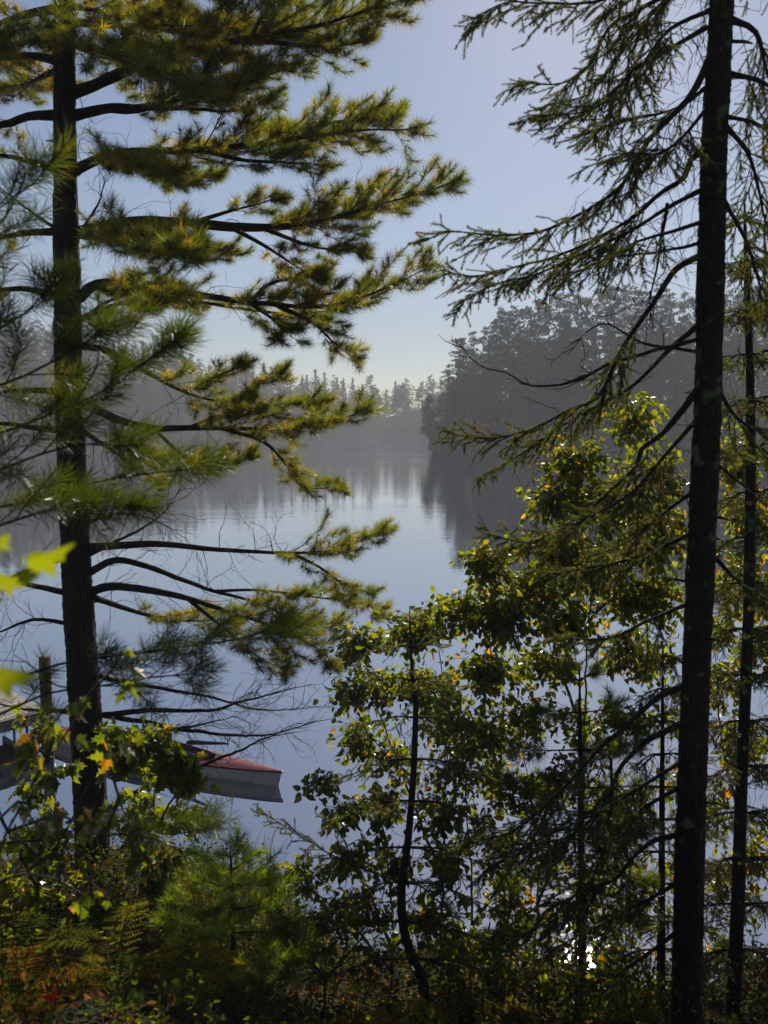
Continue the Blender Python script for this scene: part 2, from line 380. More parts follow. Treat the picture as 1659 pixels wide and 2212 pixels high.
SKY_PX = [-400, -200, 0, 205, 250, 290, 340, 400, 430, 470, 520, 560, 600, 640, 720, 760, 800, 830, 865, 940, 1000, 1100, 1300]
SKY_PY = [640, 650, 680, 712, 728, 742, 738, 758, 782, 788, 778, 792, 798, 815, 815, 825, 830, 842, 830, 818, 815, 810, 800]
def skyline(px): return np.interp(px, SKY_PX, SKY_PY)
def far_shore_y(px): return np.interp(px, [-400, 0, 205, 400, 600, 750, 830, 960, 1300], [205, 235, 255, 290, 335, 370, 385, 385, 390])
TREE_H = 15.0
def ridge_h(px): return np.maximum(2.0, (930-skyline(px))/F_PX*(far_shore_y(px)+55)+CAM_H-TREE_H)
pxs = np.linspace(-400, 1300, 120); ds = np.concatenate([[-12, -4], np.linspace(0, 110, 22)])
V = []
for d in ds:
    for p in pxs:
        Y = far_shore_y(p)+d; h = ridge_h(p)*float(smooth(0, 60, d)) if d >= 0 else d*.1
        V.append((ray(p, 930)[0]/ray(p, 930)[1]*Y, Y, h))
i = (np.arange(len(ds)-1)[:, None]*len(pxs)+np.arange(len(pxs)-1)[None]).ravel(); n_ = len(pxs)
g = Geo(); g.add(V, np.concatenate([np.stack([i, i+1, i+n_+1], 1), np.stack([i, i+n_+1, i+n_], 1)]), smooth=True)
solo('far_hills', g, M_SHORE, kind='structure')

# ------------------------------------------------------------------ far trees
def clump_tmpl(n, r, flat, seed):
    R = np.random.default_rng(seed); V = []; T = []
    for k in range(n):
        c = R.normal(0, 1, 3); c = c/np.linalg.norm(c)*r*R.uniform(.2, 1)**.6*A(1, 1, flat)
        a = R.normal(0, 1, 3); a = a/np.linalg.norm(a); b_ = np.cross(a, R.normal(0, 1, 3)); b_ = b_/np.linalg.norm(b_)
        s = r*R.uniform(.16, .34); V += [c+a*s, c-a*s*.6+b_*s*.7, c-a*s*.5-b_*s*.6]; T.append((3*k, 3*k+1, 3*k+2))
    return np.array(V), np.array(T)
CL = [clump_tmpl(34, .8, .5, 10+k) for k in range(4)]
CLR = [clump_tmpl(40, .9, .85, 30+k) for k in range(4)]
def far_tree(kind, h, seed):
    R = np.random.default_rng(seed); wood = Geo(); cr_ = Geo(); P = []; D = []; S = []; C = []
    lean = R.normal(0, .012, 2)*h
    tr = np.array([[lean[0]*u*u, lean[1]*u*u, h*u*(.97 if kind != 'leafy' else .8)] for u in np.linspace(0, 1, 7)])
    r0 = h*.0105 if kind != 'leafy' else h*.009
    tube(wood, tr, np.linspace(r0, .03, 7), 6)
    sg = Segs()
    if kind == 'pine':
        base = R.uniform(.3, .5); n = 38
        for k in range(n):
            u = base+(1-base)*(k+.5)/n; L = h*.17*(1-.75*((u-base)/(1-base))**1.6)*R.uniform(.55, 1.2)
            a = R.uniform(0, 6.28); p0 = A(lean[0]*u*u, lean[1]*u*u, h*u*.97); d = A(math.cos(a), math.sin(a), R.uniform(-.05, .35))
            sg.poly([p0, p0+d*L], .05, .02)
            for q in np.linspace(.35, 1, max(2, int(L/.7))):
                P.append(p0+d*L*q+R.normal(0, .25, 3)); S.append(R.uniform(.65, 1.15)); C.append(A(.04, .055, .022)*R.uniform(.7, 1.25))
    elif kind == 'spruce':
        n = 34
        for k in range(n):
            u = .1+.9*(k/n); L = h*.17*(1.02-u)**.85*R.uniform(.7, 1.15)+.15
            for a in R.uniform(0, 6.28, 4):
                p0 = A(lean[0]*u*u, lean[1]*u*u, h*u*.99); d = A(math.cos(a), math.sin(a), -.25)
                for q in np.linspace(.3, 1, max(1, int(L/.8)+1)):
                    P.append(p0+d*L*q+R.normal(0, .1, 3)); S.append(R.uniform(.4, .75)); C.append(A(.03, .045, .022)*R.uniform(.7, 1.2))
    elif kind == 'pointed':
        n = 16
        for k in range(n):
            u = .35+.64*(k/n); L = h*.24*(1.03-u)**.7*R.uniform(.5, 1.2)+.2
            for a in R.uniform(0, 6.28, 4):
                p0 = A(lean[0]*u*u, lean[1]*u*u, h*u*.99); d = A(math.cos(a), math.sin(a), .28); sg.poly([p0, p0+d*L], .05, .02)
                for q in np.linspace(.35, 1.05, max(2, int(L/.55)+1)):
                    P.append(p0+d*L*q+R.normal(0, .12, 3)); S.append(R.uniform(.4, .7)); C.append(A(.035, .052, .024)*R.uniform(.7, 1.2))
    else:
        lobes = [A(R.normal(0, .10)*h, R.normal(0, .10)*h, h*R.uniform(.22, .86)) for _ in range(13)]
        for c0 in lobes:
            sg.poly([A(0, 0, max(.1, c0[2]-.2*h)), c0], .06, .02); rr = h*R.uniform(.07, .15)*(1.15-.5*c0[2]/h)
            for k in range(15):
                v = R.normal(0, 1, 3); v = v/np.linalg.norm(v)*R.uniform(.3, 1.15)
                P.append(c0+v*A(rr, rr, rr*.8)); S.append(R.uniform(.35, .8)); C.append(A(.06, .075, .022)*R.uniform(.6, 1.4))
    sg.emit(wood)
    global RNG
    save = RNG; RNG = np.random.default_rng(seed+1)
    D = RNG.normal(0, .15, (len(P), 3))+Z
    scatter(cr_, CLR if kind == 'leafy' else CL, P, D, S, C)
    RNG = save
    return wood.mesh('trunk', M_FARBARK), cr_.mesh('crown', M_FAR)
FT = {'pine': [far_tree('pine', 20, 100+k) for k in range(5)], 'spruce': [far_tree('spruce', 16, 200+k) for k in range(3)],
      'pointed': [far_tree('pointed', 20, 300+k) for k in range(3)], 'leafy': [far_tree('leafy', 10, 400+k) for k in range(4)]}
FTH = {'pine': 20, 'spruce': 16, 'pointed': 20, 'leafy': 10}
FNAME = {'pine': 'pine_tree', 'spruce': 'spruce_tree', 'pointed': 'white_pine_tree', 'leafy': 'leafy_tree'}
def put_far(kind, loc, h, label, group, sx=1.0, tilt=None, white=False):
    tm, cm = random.choice(FT[kind]); s = h/FTH[kind]
    o = thing(FNAME[kind], label, 'tree', tuple(loc), group)
    o.scale = (s*sx, s*sx, s); o.rotation_euler = (0, 0, rnd(0, 6.28))
    if tilt: o.rotation_euler = tilt
    for nm, me in (('trunk', tm), ('crown', cm)):
        c = bpy.data.objects.new(nm, me); COL.objects.link(c); c.parent = o
        if white and nm == 'trunk': c.material_slots[0].link = 'OBJECT'; c.material_slots[0].material = M_WHITEBARK
    return o
def top_at(px, py, Y): return at(px, py, Y)
# headland skyline trees (front row follows the photographed outline)
HS_PX = [905, 935, 965, 985, 1010, 1035, 1060, 1085, 1110, 1160, 1220, 1280, 1340, 1400, 1500, 1640, 1800]
HS_PY = [880, 860, 800, 760, 722, 716, 690, 668, 655, 648, 630, 612, 606, 614, 622, 602, 600]
GH = 'trees of the wood on the misty right headland'
px = 972
while px < 1760:
    Y = rnd(182, 196); p = at(px, np.interp(px, HS_PX, HS_PY)+rnd(-8, 22), Y); zb = float(headland_z(p[0], Y))
    put_far('pine', (p[0], Y, zb-.3), max(8, p[2]-zb), 'tall hazy pine on the headland skyline, '+('near the tip' if px < 1100 else 'middle of the ridge' if px < 1300 else 'left of the spruce trunk' if px < 1500 else 'at the right edge'), GH+' skyline', rnd(.8, 1.1))
    px += rnd(15, 27)
for k in range(90):
    px = rnd(950, 1780); Y = rnd(171, 186); X = (px-829.5)/F_PX*Y
    zb = float(headland_z(X, Y))
    if zb < .15: continue
    top = at(px, np.interp(px, HS_PX, HS_PY)+rnd(30, 130), Y)[2]
    kd = random.choice(['pine', 'pine', 'spruce', 'leafy'])
    put_far(kd, (X, Y, zb-.3), float(np.clip(top-zb, 5, 22 if kd != 'leafy' else 11)), {'pine': 'hazy pine within the dark wood on the misty right headland', 'spruce': 'hazy narrow spruce within the dark wood on the misty right headland', 'leafy': 'hazy leafy tree low on the misty right headland'}[kd]+(' near its tip' if px < 1150 else ' at its middle' if px < 1450 else ' behind the spruce trunk'), GH+' '+kd)
for k in range(34):
    px = 940+k*25+rnd(-8, 8); Y = 169.5+rnd(0, 2); X = (px-829.5)/F_PX*Y; Y += max(0, .1*(X-30))
    put_far('leafy', (X, Y, float(headland_z(X, Y))-.5), rnd(3.5, 8), 'low leafy tree overhanging the water along the right headland'+(' near its tip' if px < 1150 else ' at its middle' if px < 1450 else ' behind the spruce trunk'), 'shoreline trees of the right headland', 1.15)
for (px, py, Y, lb) in ((1085, 662, 184, 'pointed white pine left of the pair rising above the headland'), (1112, 650, 186, 'pointed white pine right of the pair rising above the headland')):
    p = at(px, py, Y); zb = float(headland_z(p[0], Y)); put_far('pointed', (p[0], Y, zb), p[2]-zb, lb, None, .75)
p = at(943, 985, 169); put_far('leafy', (p[0]+.6, 169.5, -.2), 13.5, 'leafy tree leaning out over the water at the headland tip', None, .8, (0, -.22, 0))
p = at(1003, 975, 172); zb = float(headland_z(p[0], 172)); q = at(1003, 725, 172)
put_far('pine', (p[0], 172, zb), q[2]-zb, 'broad shaggy pine near the tip of the headland', None, 1.2)
p = at(1115, 972, 169.6); put_far('leafy', (p[0], 169.6, .1), 11, 'pale stemmed birch at the headland shore', None, .7, None, True)
for k in range(16):
    Y = 171+k*3.6+rnd(-1, 1); X = .0615*Y+rnd(.4, 2.4)
    put_far('leafy' if k % 3 else 'pine', (X, Y, float(headland_z(X, Y))-.4), rnd(3.5, 7), 'leafy tree or pine along the left flank of the headland' if 0 else ('leafy tree' if k % 3 else 'short pine')+' on the dark left flank of the headland', 'trees on the left flank of the headland', 1.1)
# far shore trees
GF = 'trees on the far shore'
for row, (d0, n) in enumerate(((1, 60), (12, 56), (26, 54), (41, 50), (57, 60))):
    for k in range(n):
        px = -160+1170*(k+.5)/n+rnd(-9, 9)
        Y = float(far_shore_y(px))+d0+rnd(-3, 9); X = (px-829.5)/F_PX*Y
        zb = float(ridge_h(px)*smooth(0, 60, Y-far_shore_y(px)))-.3
        kd = random.choices(['pine', 'spruce', 'leafy', 'pointed'], [4, 3, 3 if row == 0 else 1, 1])[0]
        top = at(px, float(skyline(px))+rnd(-16, 6)+(0, 70, 45, 22, 0)[row], Y)[2]
        h = float(np.clip(top-zb, 9, 20)) if row else rnd(8, 13)
        if kd == 'leafy': h = min(h, 15)
        where = 'high left hillside behind the big pine' if px < 210 else 'left slope seen between pine boughs' if px < 480 else 'middle of the far shore' if px < 760 else 'right end of the far shore beside the headland'
        lev = ('at the waterline, ', 'low on the slope, ', 'halfway up, ', 'just under the skyline, ', 'on the skyline, ')[row]
        put_far(kd, (X, Y, zb), h, {'pine': 'distant pine ', 'spruce': 'distant spruce ', 'leafy': 'distant leafy tree ', 'pointed': 'distant pointed pine '}[kd]+lev+where, GF+' '+kd, 1.35 if row < 4 else 1.05)
for (px, py, kd, lb, sx) in ((682, 795, 'spruce', 'tallest pointed spruce standing above the far shore', 1.0), (653, 808, 'spruce', 'slim spruce just left of the tallest far shore spruce', .8),
                         (722, 806, 'pointed', 'layered pine right of the tallest far shore spruce', .8), (742, 815, 'spruce', 'thin spire spruce between two pines on the far shore', .6),
                         (800, 808, 'pine', 'round headed pine standing alone on the far skyline', 1.0), (868, 822, 'leafy', 'round leafy tree at the right of the far skyline gap', .9),
                         (935, 815, 'pointed', 'layered pine on the far shore beside the headland', .8)):
    Y = float(far_shore_y(px))+40; p = at(px, py, Y); zb = float(ridge_h(px)*smooth(0, 60, 40))
    put_far(kd, (p[0], Y, zb), p[2]-zb, lb, None, sx)

# canopy that fills the distant slopes between the trees one can tell apart
def canopy(n, spot):
    g = Geo(); P = []; S = []; C = []
    while len(P) < n:
        q = spot()
        if q is None: continue
        P.append(q); S.append(rnd(1.3, 2.6)); C.append(random.choice([A(.04, .055, .022), A(.05, .065, .022), A(.065, .075, .02)])*rnd(.7, 1.3))
    scatter(g, CANO, P, RNG.normal(0, .15, (n, 3))+Z, S, C); return g
CANO = [clump_tmpl(16, .8, .7, 60+k) for k in range(4)]
def far_spot():
    px = rnd(-200, 1040); d = rnd(-1, 62); Y = float(far_shore_y(px))+d
    return A((px-829.5)/F_PX*Y, Y, float(ridge_h(px)*smooth(0, 60, d))+rnd(.3, 9+5*d/62))
def head_spot():
    if random.random() < .16:
        Y = rnd(169, 235); X = .0612*Y+rnd(0, 4); return A(X, Y, max(0., float(headland_z(X, Y)))+rnd(.2, 3))
    px = rnd(935, 1800); Y = rnd(169, 190); X = (px-829.5)/F_PX*Y; Y += max(0, .1*(X-30)); z = float(headland_z(X, Y))
    if z < .1: return None
    top = float(np.interp(px, HS_PX, HS_PY))+40; q = z+rnd(.2, 11)
    return A(X, Y, q) if q < at(px, top, Y)[2] else None
solo('distant_wood', canopy(5200, far_spot), M_FAR, 'dark grey continuous forest canopy covering the far shore', 'forest', 'stuff')
solo('headland_wood', canopy(2300, head_spot), M_FAR, 'dark continuous forest canopy covering the right headland slope', 'forest', 'stuff')

# haze: the morning air over the lake
m, t, out = mat('haze_air')
pv = nn(t, 'ShaderNodeVolumePrincipled'); pv.inputs['Density'].default_value = .0013; pv.inputs['Color'].default_value = (.46, .475, .515, 1)
pv.inputs['Anisotropy'].default_value = .1
t.links.new(pv.outputs[0], out.inputs['Volume'])
g = Geo(); box(g, (0, 230, 31.5), np.eye(3), (480, 292, 35.5)); hz = solo('haze', g, m, kind='stuff')
#==NEAR==
# ------------------------------------------------------------------ needle, sprig and leaf shapes
def pine_tuft(seed, n=46, L=.095, shoot=.10):
    R = np.random.default_rng(seed); V = []; T = []
    for k in range(n):
        u = (k+R.uniform(0, 1))/n; ph = k*2.4+R.uniform(-.3, .3); th = math.radians(80-54*u+R.normal(0, 9))
        d = A(math.sin(th)*math.cos(ph), math.sin(th)*math.sin(ph), math.cos(th)); p = A(0, 0, -shoot+shoot*u)
        l = L*R.uniform(.75, 1.12); w = unit(np.cross(d, R.normal(0, 1, 3)))*.0013
        q = p+d*l+A(0, 0, 0); m_ = p+d*l*.55
        i0 = len(V); V += [p+w*.7, p-w*.7, m_+w, m_-w, q]; T += [(i0, i0+1, i0+3), (i0, i0+3, i0+2), (i0+2, i0+3, i0+4)]
    return np.array(V), np.array(T)
def pine_tuft_lite(seed, n=46, L=.102, shoot=.09, w_=.0023):
    R = np.random.default_rng(seed); V = []; T = []
    for k in range(n):
        u = (k+R.uniform(0, 1))/n; ph = k*2.4+R.uniform(-.3, .3); th = math.radians(84-58*u+R.normal(0, 10))
        d = A(math.sin(th)*math.cos(ph), math.sin(th)*math.sin(ph), math.cos(th)); p = A(0, 0, -shoot+shoot*u)
        l = L*R.uniform(.75, 1.12); w = unit(np.cross(d, R.normal(0, 1, 3)))*w_
        i0 = len(V); V += [p+w, p-w, p+d*l]; T.append((i0, i0+1, i0+2))
    return np.array(V), np.array(T)
def sprig(seed, n=38, L=.05, nl=.0165, w_=.0019):
    R = np.random.default_rng(seed); V = []; T = []
    for k in range(n):
        u = (k+R.uniform(0, 1))/n; ph = k*2.4+R.uniform(-.4, .4); th = math.radians(R.normal(52, 10))
        d = A(math.sin(th)*math.cos(ph), math.sin(th)*math.sin(ph), math.cos(th)); p = A(0, 0, L*u)
        w = unit(np.cross(d, R.normal(0, 1, 3)))*w_; i0 = len(V); l = nl*R.uniform(.8, 1.2)
        V += [p+w, p-w, p+d*l]; T.append((i0, i0+1, i0+2))
    return np.array(V), np.array(T)
TUFT = [pine_tuft_lite(500+k) for k in range(5)]
TUFT_N = [pine_tuft(520+k) for k in range(4)]
SPRIG = [sprig(540+k) for k in range(4)]
SPRIG_S = [sprig(550+k, 24, .05, .017, .0024) for k in range(4)]
def leaf_outline(out, fold, curl, seed):
    """blade from a half outline [(along, half width)], folded at the midrib and curled; +Z is the tip direction"""
    R = np.random.default_rng(seed); V = []; T = []; n = len(out)
    for (u, w) in out:
        zc = u; y0 = -curl*u*u
        V.append((0, y0, zc))
        for s in (-1, 1): V.append((s*w*math.cos(fold), y0+abs(w)*math.sin(fold)+R.normal(0, .02), zc-w*.15))
    for k in range(n-1):
        a, b_ = 3*k, 3*k+3
        if k == 0: T += [(a, b_+1, b_), (a, b_, b_+2)]
        elif k == n-2: T += [(a, a+1, b_), (a, b_, a+2)]
        else: T += [(a, a+1, b_+1), (a, b_+1, b_), (a, b_, b_+2), (a, b_+2, a+2)]
    return np.array(V), np.array(T)
OVATE = [(0, 0), (.12, .22), (.3, .34), (.5, .33), (.7, .24), (.88, .1), (1, 0)]
def maple_leaf(seed):
    R = np.random.default_rng(seed); pts = []
    half = [(0, -.02), (.16, -.10), (.40, .02), (.30, .14), (.56, .34), (.34, .40), (.22, .46), (.24, .66), (.10, .70), (0, 1.0)]
    L_ = half+[(-x, y) for x, y in half[-2:0:-1]]
    V = [(0, 0, .28)]; fold = R.uniform(.1, .5); curl = R.uniform(-.1, .35)
    for x, y in L_: V.append((x*1.05, abs(x)*fold-curl*(y-.2)**2+R.normal(0, .015), y))
    n = len(L_); T = [(0, 1+k, 1+(k+1) % n) for k in range(n)]
    return np.array(V), np.array(T)
LEAF = [leaf_outline(OVATE, .1+.16*k, -.1+.22*(k % 3), 560+k) for k in range(5)]
LEAF_S = [leaf_outline([(0, 0), (.3, .34), (.65, .27), (1, 0)], .15+.12*k, .05+.1*(k % 3), 570+k) for k in range(5)]
MAPLE = [maple_leaf(580+k) for k in range(5)]
GREENS = [A(.072, .108, .014), A(.095, .128, .016), A(.12, .14, .018), A(.055, .085, .014)]
YELLOWS = [A(.24, .17, .022), A(.26, .13, .018), A(.20, .17, .03), A(.17, .11, .045)]
_leaf_cache = {}
def leaf_mesh(kind, tint_i):
    """a leaf with its stalk; one shared mesh per shape and colour"""
    key = (kind, tint_i)
    if key not in _leaf_cache:
        tint = (GREENS+YELLOWS+[A(.10, .135, .012)])[tint_i]; vs = []
        for k, (v, t_) in enumerate(LEAF if kind == 'ovate' else MAPLE):
            g = Geo(); g.add(v, t_, tint)
            g.add([(.008, 0, 0), (-.008, 0, 0), (0, .01, 0), (.005, 0, -.35), (-.005, 0, -.35)], [(0, 1, 3), (1, 4, 3), (0, 3, 2), (1, 2, 4)], A(.10, .07, .03))
            vs.append(g.mesh('leaf', M_LEAF))
        _leaf_cache[key] = vs
    return random.choice(_leaf_cache[key])
def tint_pick(yel):
    if yel < 0: return 8
    return 4+random.randrange(4) if random.random() < yel else random.randrange(4)
def place_leaves(root, P, D, S, kind, yel, limit=300, name='leaf'):
    """leaves as parts (nearest first), the rest joined"""
    off = OFF[root.name]; P = np.array(P); D = np.array(D); S = np.array(S)
    roll = RNG.normal(math.pi/2, 1.1, len(P)); Rm = basis(D, roll); order = np.argsort(P[:, 1])
    for i in order[:limit]:
        o = bpy.data.objects.new(name, leaf_mesh(kind, tint_pick(yel))); COL.objects.link(o); o.parent = root
        M_ = Matrix.Identity(4)
        for r in range(3):
            for c in range(3): M_[r][c] = float(Rm[i][r, c])*float(S[i])
            M_[r][3] = float(P[i][r]-off[r])
        o.matrix_basis = M_
    rest = order[limit:]
    if len(rest):
        g = Geo(); C = np.array([(GREENS+YELLOWS+[A(.10, .135, .012)])[tint_pick(yel)] for _ in rest])
        save = RNG
        scatter(g, LEAF_S if kind == 'ovate' else MAPLE, P[rest], D[rest], S[rest], C, roll=roll[rest])
        part('foliage', g, M_LEAF, root, 'stuff')
def leaf_shrub(name, label, cat, stems, clusters, kind, leaf_len, yel, limit=300, group=None, bark=None, r_px=4, dens=1.0):
    """stems: pixel paths [(px,py,Y)..]; clusters: (px,py,Y, rx_px, ry_px, n)"""
    base = at(*stems[0][0]); root = thing(name, label, cat, tuple(base), group)
    spts = []
    for k, st in enumerate(stems):
        path = catmull([at(*q) for q in st], .12); g = Geo()
        tube(g, path+RNG.normal(0, .006, path.shape), np.linspace(r_px*mpp(st[0][2]), .003, len(path)), 7, rough=.08)
        part('trunk' if k == 0 else 'stem', g, bark or M_BIRCH, root); spts.append(path)
    spts = np.concatenate(spts); sg = Segs(); P = []; D = []; S = []
    for (px, py, Y, rx, ry, n) in clusters:
        n = int(n*dens)
        c = at(px, py, Y); rx_, ry_ = rx*mpp(Y), ry*mpp(Y)
        nb = max(2, n//11); 
        d_ = np.linalg.norm((spts-c)*A(1, 1, .55)+A(0, 0, .0), axis=1)+.9*np.maximum(spts[:, 2]-c[2]+.1, 0); s0 = spts[np.argmin(d_)]
        hub = s0+(c-s0)*.55+A(0, 0, .08)
        sg.poly([s0, s0+(hub-s0)*.5+RNG.normal(0, .03, 3), hub], .007, .005)
        for k in range(nb):
            v = RNG.normal(0, 1, 3); v = v/np.linalg.norm(v)*random.random()**.4
            e = c+v*A(rx_, (rx_+ry_)*.45, ry_)*1.15
            mid = hub+(e-hub)*.5+RNG.normal(0, .05, 3)+A(0, 0, .04)
            pts = catmull([hub, mid, e], .06); sg.poly(list(pts), .004, .0015)
            m_ = int(round(n/nb)); tdir = unit(e-hub)
            for q in range(m_):
                u = 1-.75*(q/m_)*rnd(.7, 1.1); p = pts[min(len(pts)-1, int(u*(len(pts)-1)))]
                lat = RNG.normal(0, 1, 3); d = unit(unit(lat)*.8+tdir*.4+A(0, 0, -.45))
                l = leaf_len*rnd(.45, 1.3); P.append(p+d*l*.4); D.append(d+A(0, 0, -.25)); S.append(l)
    g = Geo(); sg.emit(g); part('twigs', g, M_TWIG, root, 'stuff')
    place_leaves(root, P, D, S, kind, yel, limit)
    return root

# ------------------------------------------------------------------ conifer branches
def pine_branch(root, ctrl, r0, f0=.35, side=.8, dens=1.0, gold=.25, bare=0.3, tufts=TUFT, tsize=1.0, r1=.004, extra=(), tint=(1, 1, 1), step=.053):
    """one limb with side shoots and needle tufts: part 'branch' > 'foliage'"""
    path = catmull(ctrl, .09); n = len(path)
    path = path+np.cumsum(RNG.normal(0, .004, path.shape), 0)*np.linspace(0, 1, n)[:, None]
    wood = Geo(); tube(wood, path, r0+(r1-r0)*np.linspace(0, 1, n)**.8, 7, rough=.06)
    sg = Segs(); P = []; D = []; S = []; C = []
    def tuft(p, d, u, s=1.0):
        P.append(p); D.append(unit(d)); S.append(s*tsize*rnd(.8, 1.15))
        c = A(.075, .092, .011) if random.random() > gold*(1.3-u) else A(.19, .145, .014)
        C.append(c*rnd(.7, 1.35)*np.asarray(tint))
    def shoots(path, f0, side, r_):
        seg = np.linalg.norm(np.diff(path, axis=0), axis=1); cum = np.concatenate([[0], np.cumsum(seg)]); L = cum[-1]
        s = f0*L; sgn = random.choice((-1, 1))
        while s < L-.03:
            k = min(len(path)-2, int(np.searchsorted(cum, s))); p = path[k]; t_ = unit(path[min(k+2, len(path)-1)]-path[max(k-1, 0)])
            lat = unit(np.cross(t_, Z)); fr = (s/L-f0)/(1-f0+1e-6); sgn = -sgn
            d = unit(t_*rnd(.55, .95)+lat*sgn*rnd(.4, 1.0)+Z*rnd(-.4, .5))
            l = max(.14, side*(1-.72*fr)*rnd(.5, 1.15)*(.45+.55*min(1, fr*5)))
            pts = [p]; dd = d.copy(); m_ = max(2, int(l/.09))
            for q in range(m_):
                dd = unit(dd+RNG.normal(0, .12, 3)+Z*.045+t_*.04); pts.append(pts[-1]+dd*l/m_)
            sg.poly(pts, max(.0035, .010*l), .0018)
            for q in range(1, m_+1):
                u = q/m_
                if u < .3 and random.random() < .7: continue
                for w in range(2 if random.random() < dens else 1):
                    dt = unit(pts[q]-pts[q-1]); l2 = unit(np.cross(dt, Z)+RNG.normal(0, .25, 3))*random.choice((-1, 1))
                    td = unit(dt*.75+l2*rnd(.3, .8)+Z*rnd(-.1, .45)); tl = rnd(.04, .15)*(1.2-.4*u)
                    e = pts[q]+td*tl; sg.poly([pts[q], e], .0022, .0016); tuft(e, td+Z*.15, fr*.5+u*.5)
            tuft(pts[-1]+dd*.03, dd+Z*.12, 1, 1.05)
            s += step*rnd(.6, 1.4)
        e = path[-1]; td = unit(path[-1]-path[-3])
        for w in range(4): tuft(e+RNG.normal(0, .02, 3)+td*.04, td+RNG.normal(0, .3, 3)+Z*.1, 1, 1.05)
    shoots(path, f0, side, r0)
    for ex in extra:
        ep = catmull(ex, .08); tube(wood, ep, np.linspace(r0*.45, .003, len(ep)), 6); shoots(ep, .3, side*.55, r0*.5)
    nb = int(bare*len(path)*.8)
    for q in range(nb):                               # dead bare twigs on the inner part
        k = random.randrange(1, max(2, int(len(path)*min(.95, f0+.25)))); p = path[k]; t_ = unit(path[min(k+1, n-1)]-path[k-1])
        d = unit(t_*.6+RNG.normal(0, .6, 3)+Z*rnd(-.3, .5)); pts = [p]; l = rnd(.2, .6); m_ = 5
        for w in range(m_):
            d = unit(d+RNG.normal(0, .28, 3)); pts.append(pts[-1]+d*l/m_)
            if random.random() < .6:
                d2 = unit(d+RNG.normal(0, .7, 3)); a_ = pts[-1]; b_ = a_+d2*rnd(.05, .14); sg.poly([a_, b_, b_+unit(d2+RNG.normal(0, .6, 3))*rnd(.04, .1)], .002, .001)
        sg.poly(pts, .0045, .0015)
    sg.emit(wood)
    b_ = part('branch', wood, M_PBARK, root)
    g = Geo(); scatter(g, tufts, P, D, S, C); part('foliage', g, M_NEEDLE, b_, 'stuff')
    return b_
def spruce_branch(root, ctrl, r0, f0=.3, sec=.4, droop=.7, dens=1.0, bare=.4, sp=.036, twig=.13, r1=.003, tint=(1, 1, 1), needle=1.0, drag=.05, sprigs=SPRIG):
    path = catmull(ctrl, .06); n = len(path)
    path = path+np.cumsum(RNG.normal(0, .003, path.shape), 0)*np.linspace(0, 1, n)[:, None]
    wood = Geo(); tube(wood, path, r0+(r1-r0)*np.linspace(0, 1, n)**.55, 7, rough=.1)
    sg = Segs(); P = []; D = []; S = []; C = []
    def clothe(a, b_, u):
        l = np.linalg.norm(b_-a); k = max(1, int(round(l/.045))); d = (b_-a)/(l+1e-9)
        c = A(.062, .074, .013)*rnd(.6, 1.4)
        if random.random() < .12: c = A(.12, .075, .018)*rnd(.7, 1.2)
        for q in range(k):
            P.append(a+d*l*q/k); D.append(d); S.append(needle*rnd(.85, 1.15)*max(.7, l/k/.05)); C.append(c*np.asarray(tint))
    seg = np.linalg.norm(np.diff(path, axis=0), axis=1); cum = np.concatenate([[0], np.cumsum(seg)]); L = cum[-1]
    s = f0*L; sgn = 1
    while s < L:
        k = min(n-2, int(np.searchsorted(cum, s))); p = path[k]; t_ = unit(path[min(k+2, n-1)]-path[max(0, k-1)])
        lat = unit(np.cross(t_, Z)); fr = (s/L-f0)/(1-f0+1e-6); sgn = -sgn
        d = unit(t_*rnd(.35, .8)+lat*sgn*rnd(.2, .9)-Z*droop*rnd(-.15, 1.2)*(1-.75*fr)+Z*rnd(-.55, .5)*(.25+.75*fr))
        l = max(.09, sec*(1-.65*fr)*rnd(.45, 1.2)); m_ = max(2, int(l/.05)); pts = [p]; dd = d.copy()
        for q in range(m_):
            dd = unit(dd+RNG.normal(0, .13, 3)-Z*droop*drag+t_*.05); pts.append(pts[-1]+dd*l/m_)
        sg.poly(pts, .004, .0015)
        for q in range(m_):
            u = (q+1)/m_
            if u > .25 or fr > .6: clothe(pts[q], pts[q+1], u)
            for _w in range(int(random.random() < .9*dens)+int(random.random() < .45*dens)):
                dt = unit(pts[q+1]-pts[q]); l2 = unit(np.cross(dt, Z)*.8+RNG.normal(0, .45, 3))*random.choice((-1, 1))
                td = unit(dt*.8+l2*.75-Z*droop*.25); tl = twig*rnd(.4, 1.2)*(1.1-.5*u); e = pts[q+1]+td*tl
                sg.poly([pts[q+1], e], .002, .0012); clothe(pts[q+1], e, u)
        s += sp*rnd(.5, 1.5)
    clothe(path[-4], path[-1], 1)
    for q in range(int(bare*n)):
        k = random.randrange(0, max(2, int(n*.75))); p = path[k]; d = unit(RNG.normal(0, .5, 3)-Z*rnd(.1, 1)); pts = [p]; l = rnd(.12, .5); m_ = 6
        for w in range(m_):
            d = unit(d+RNG.normal(0, .22, 3)-Z*.06); pts.append(pts[-1]+d*l/m_)
            if random.random() < .5:
                d2 = unit(d+RNG.normal(0, .6, 3)); sg.poly([pts[-1], pts[-1]+d2*rnd(.03, .12)], .0015, .001)
        sg.poly(pts, .003, .0012)
    sg.emit(wood)
    b_ = part('branch', wood, M_SBARK, root)
    if P:
        g = Geo(); scatter(g, sprigs, P, D, S, C); part('foliage', g, M_SPRUCE, b_, 'stuff')
    return b_
def pix(path, Y0, Y1):
    P = np.array(path, float); d = np.concatenate([[0], np.cumsum(np.hypot(*np.diff(P, axis=0).T))]); d /= d[-1]
    return [at(p[0], p[1], Y0+(Y1-Y0)*u) for p, u in zip(P, d)]
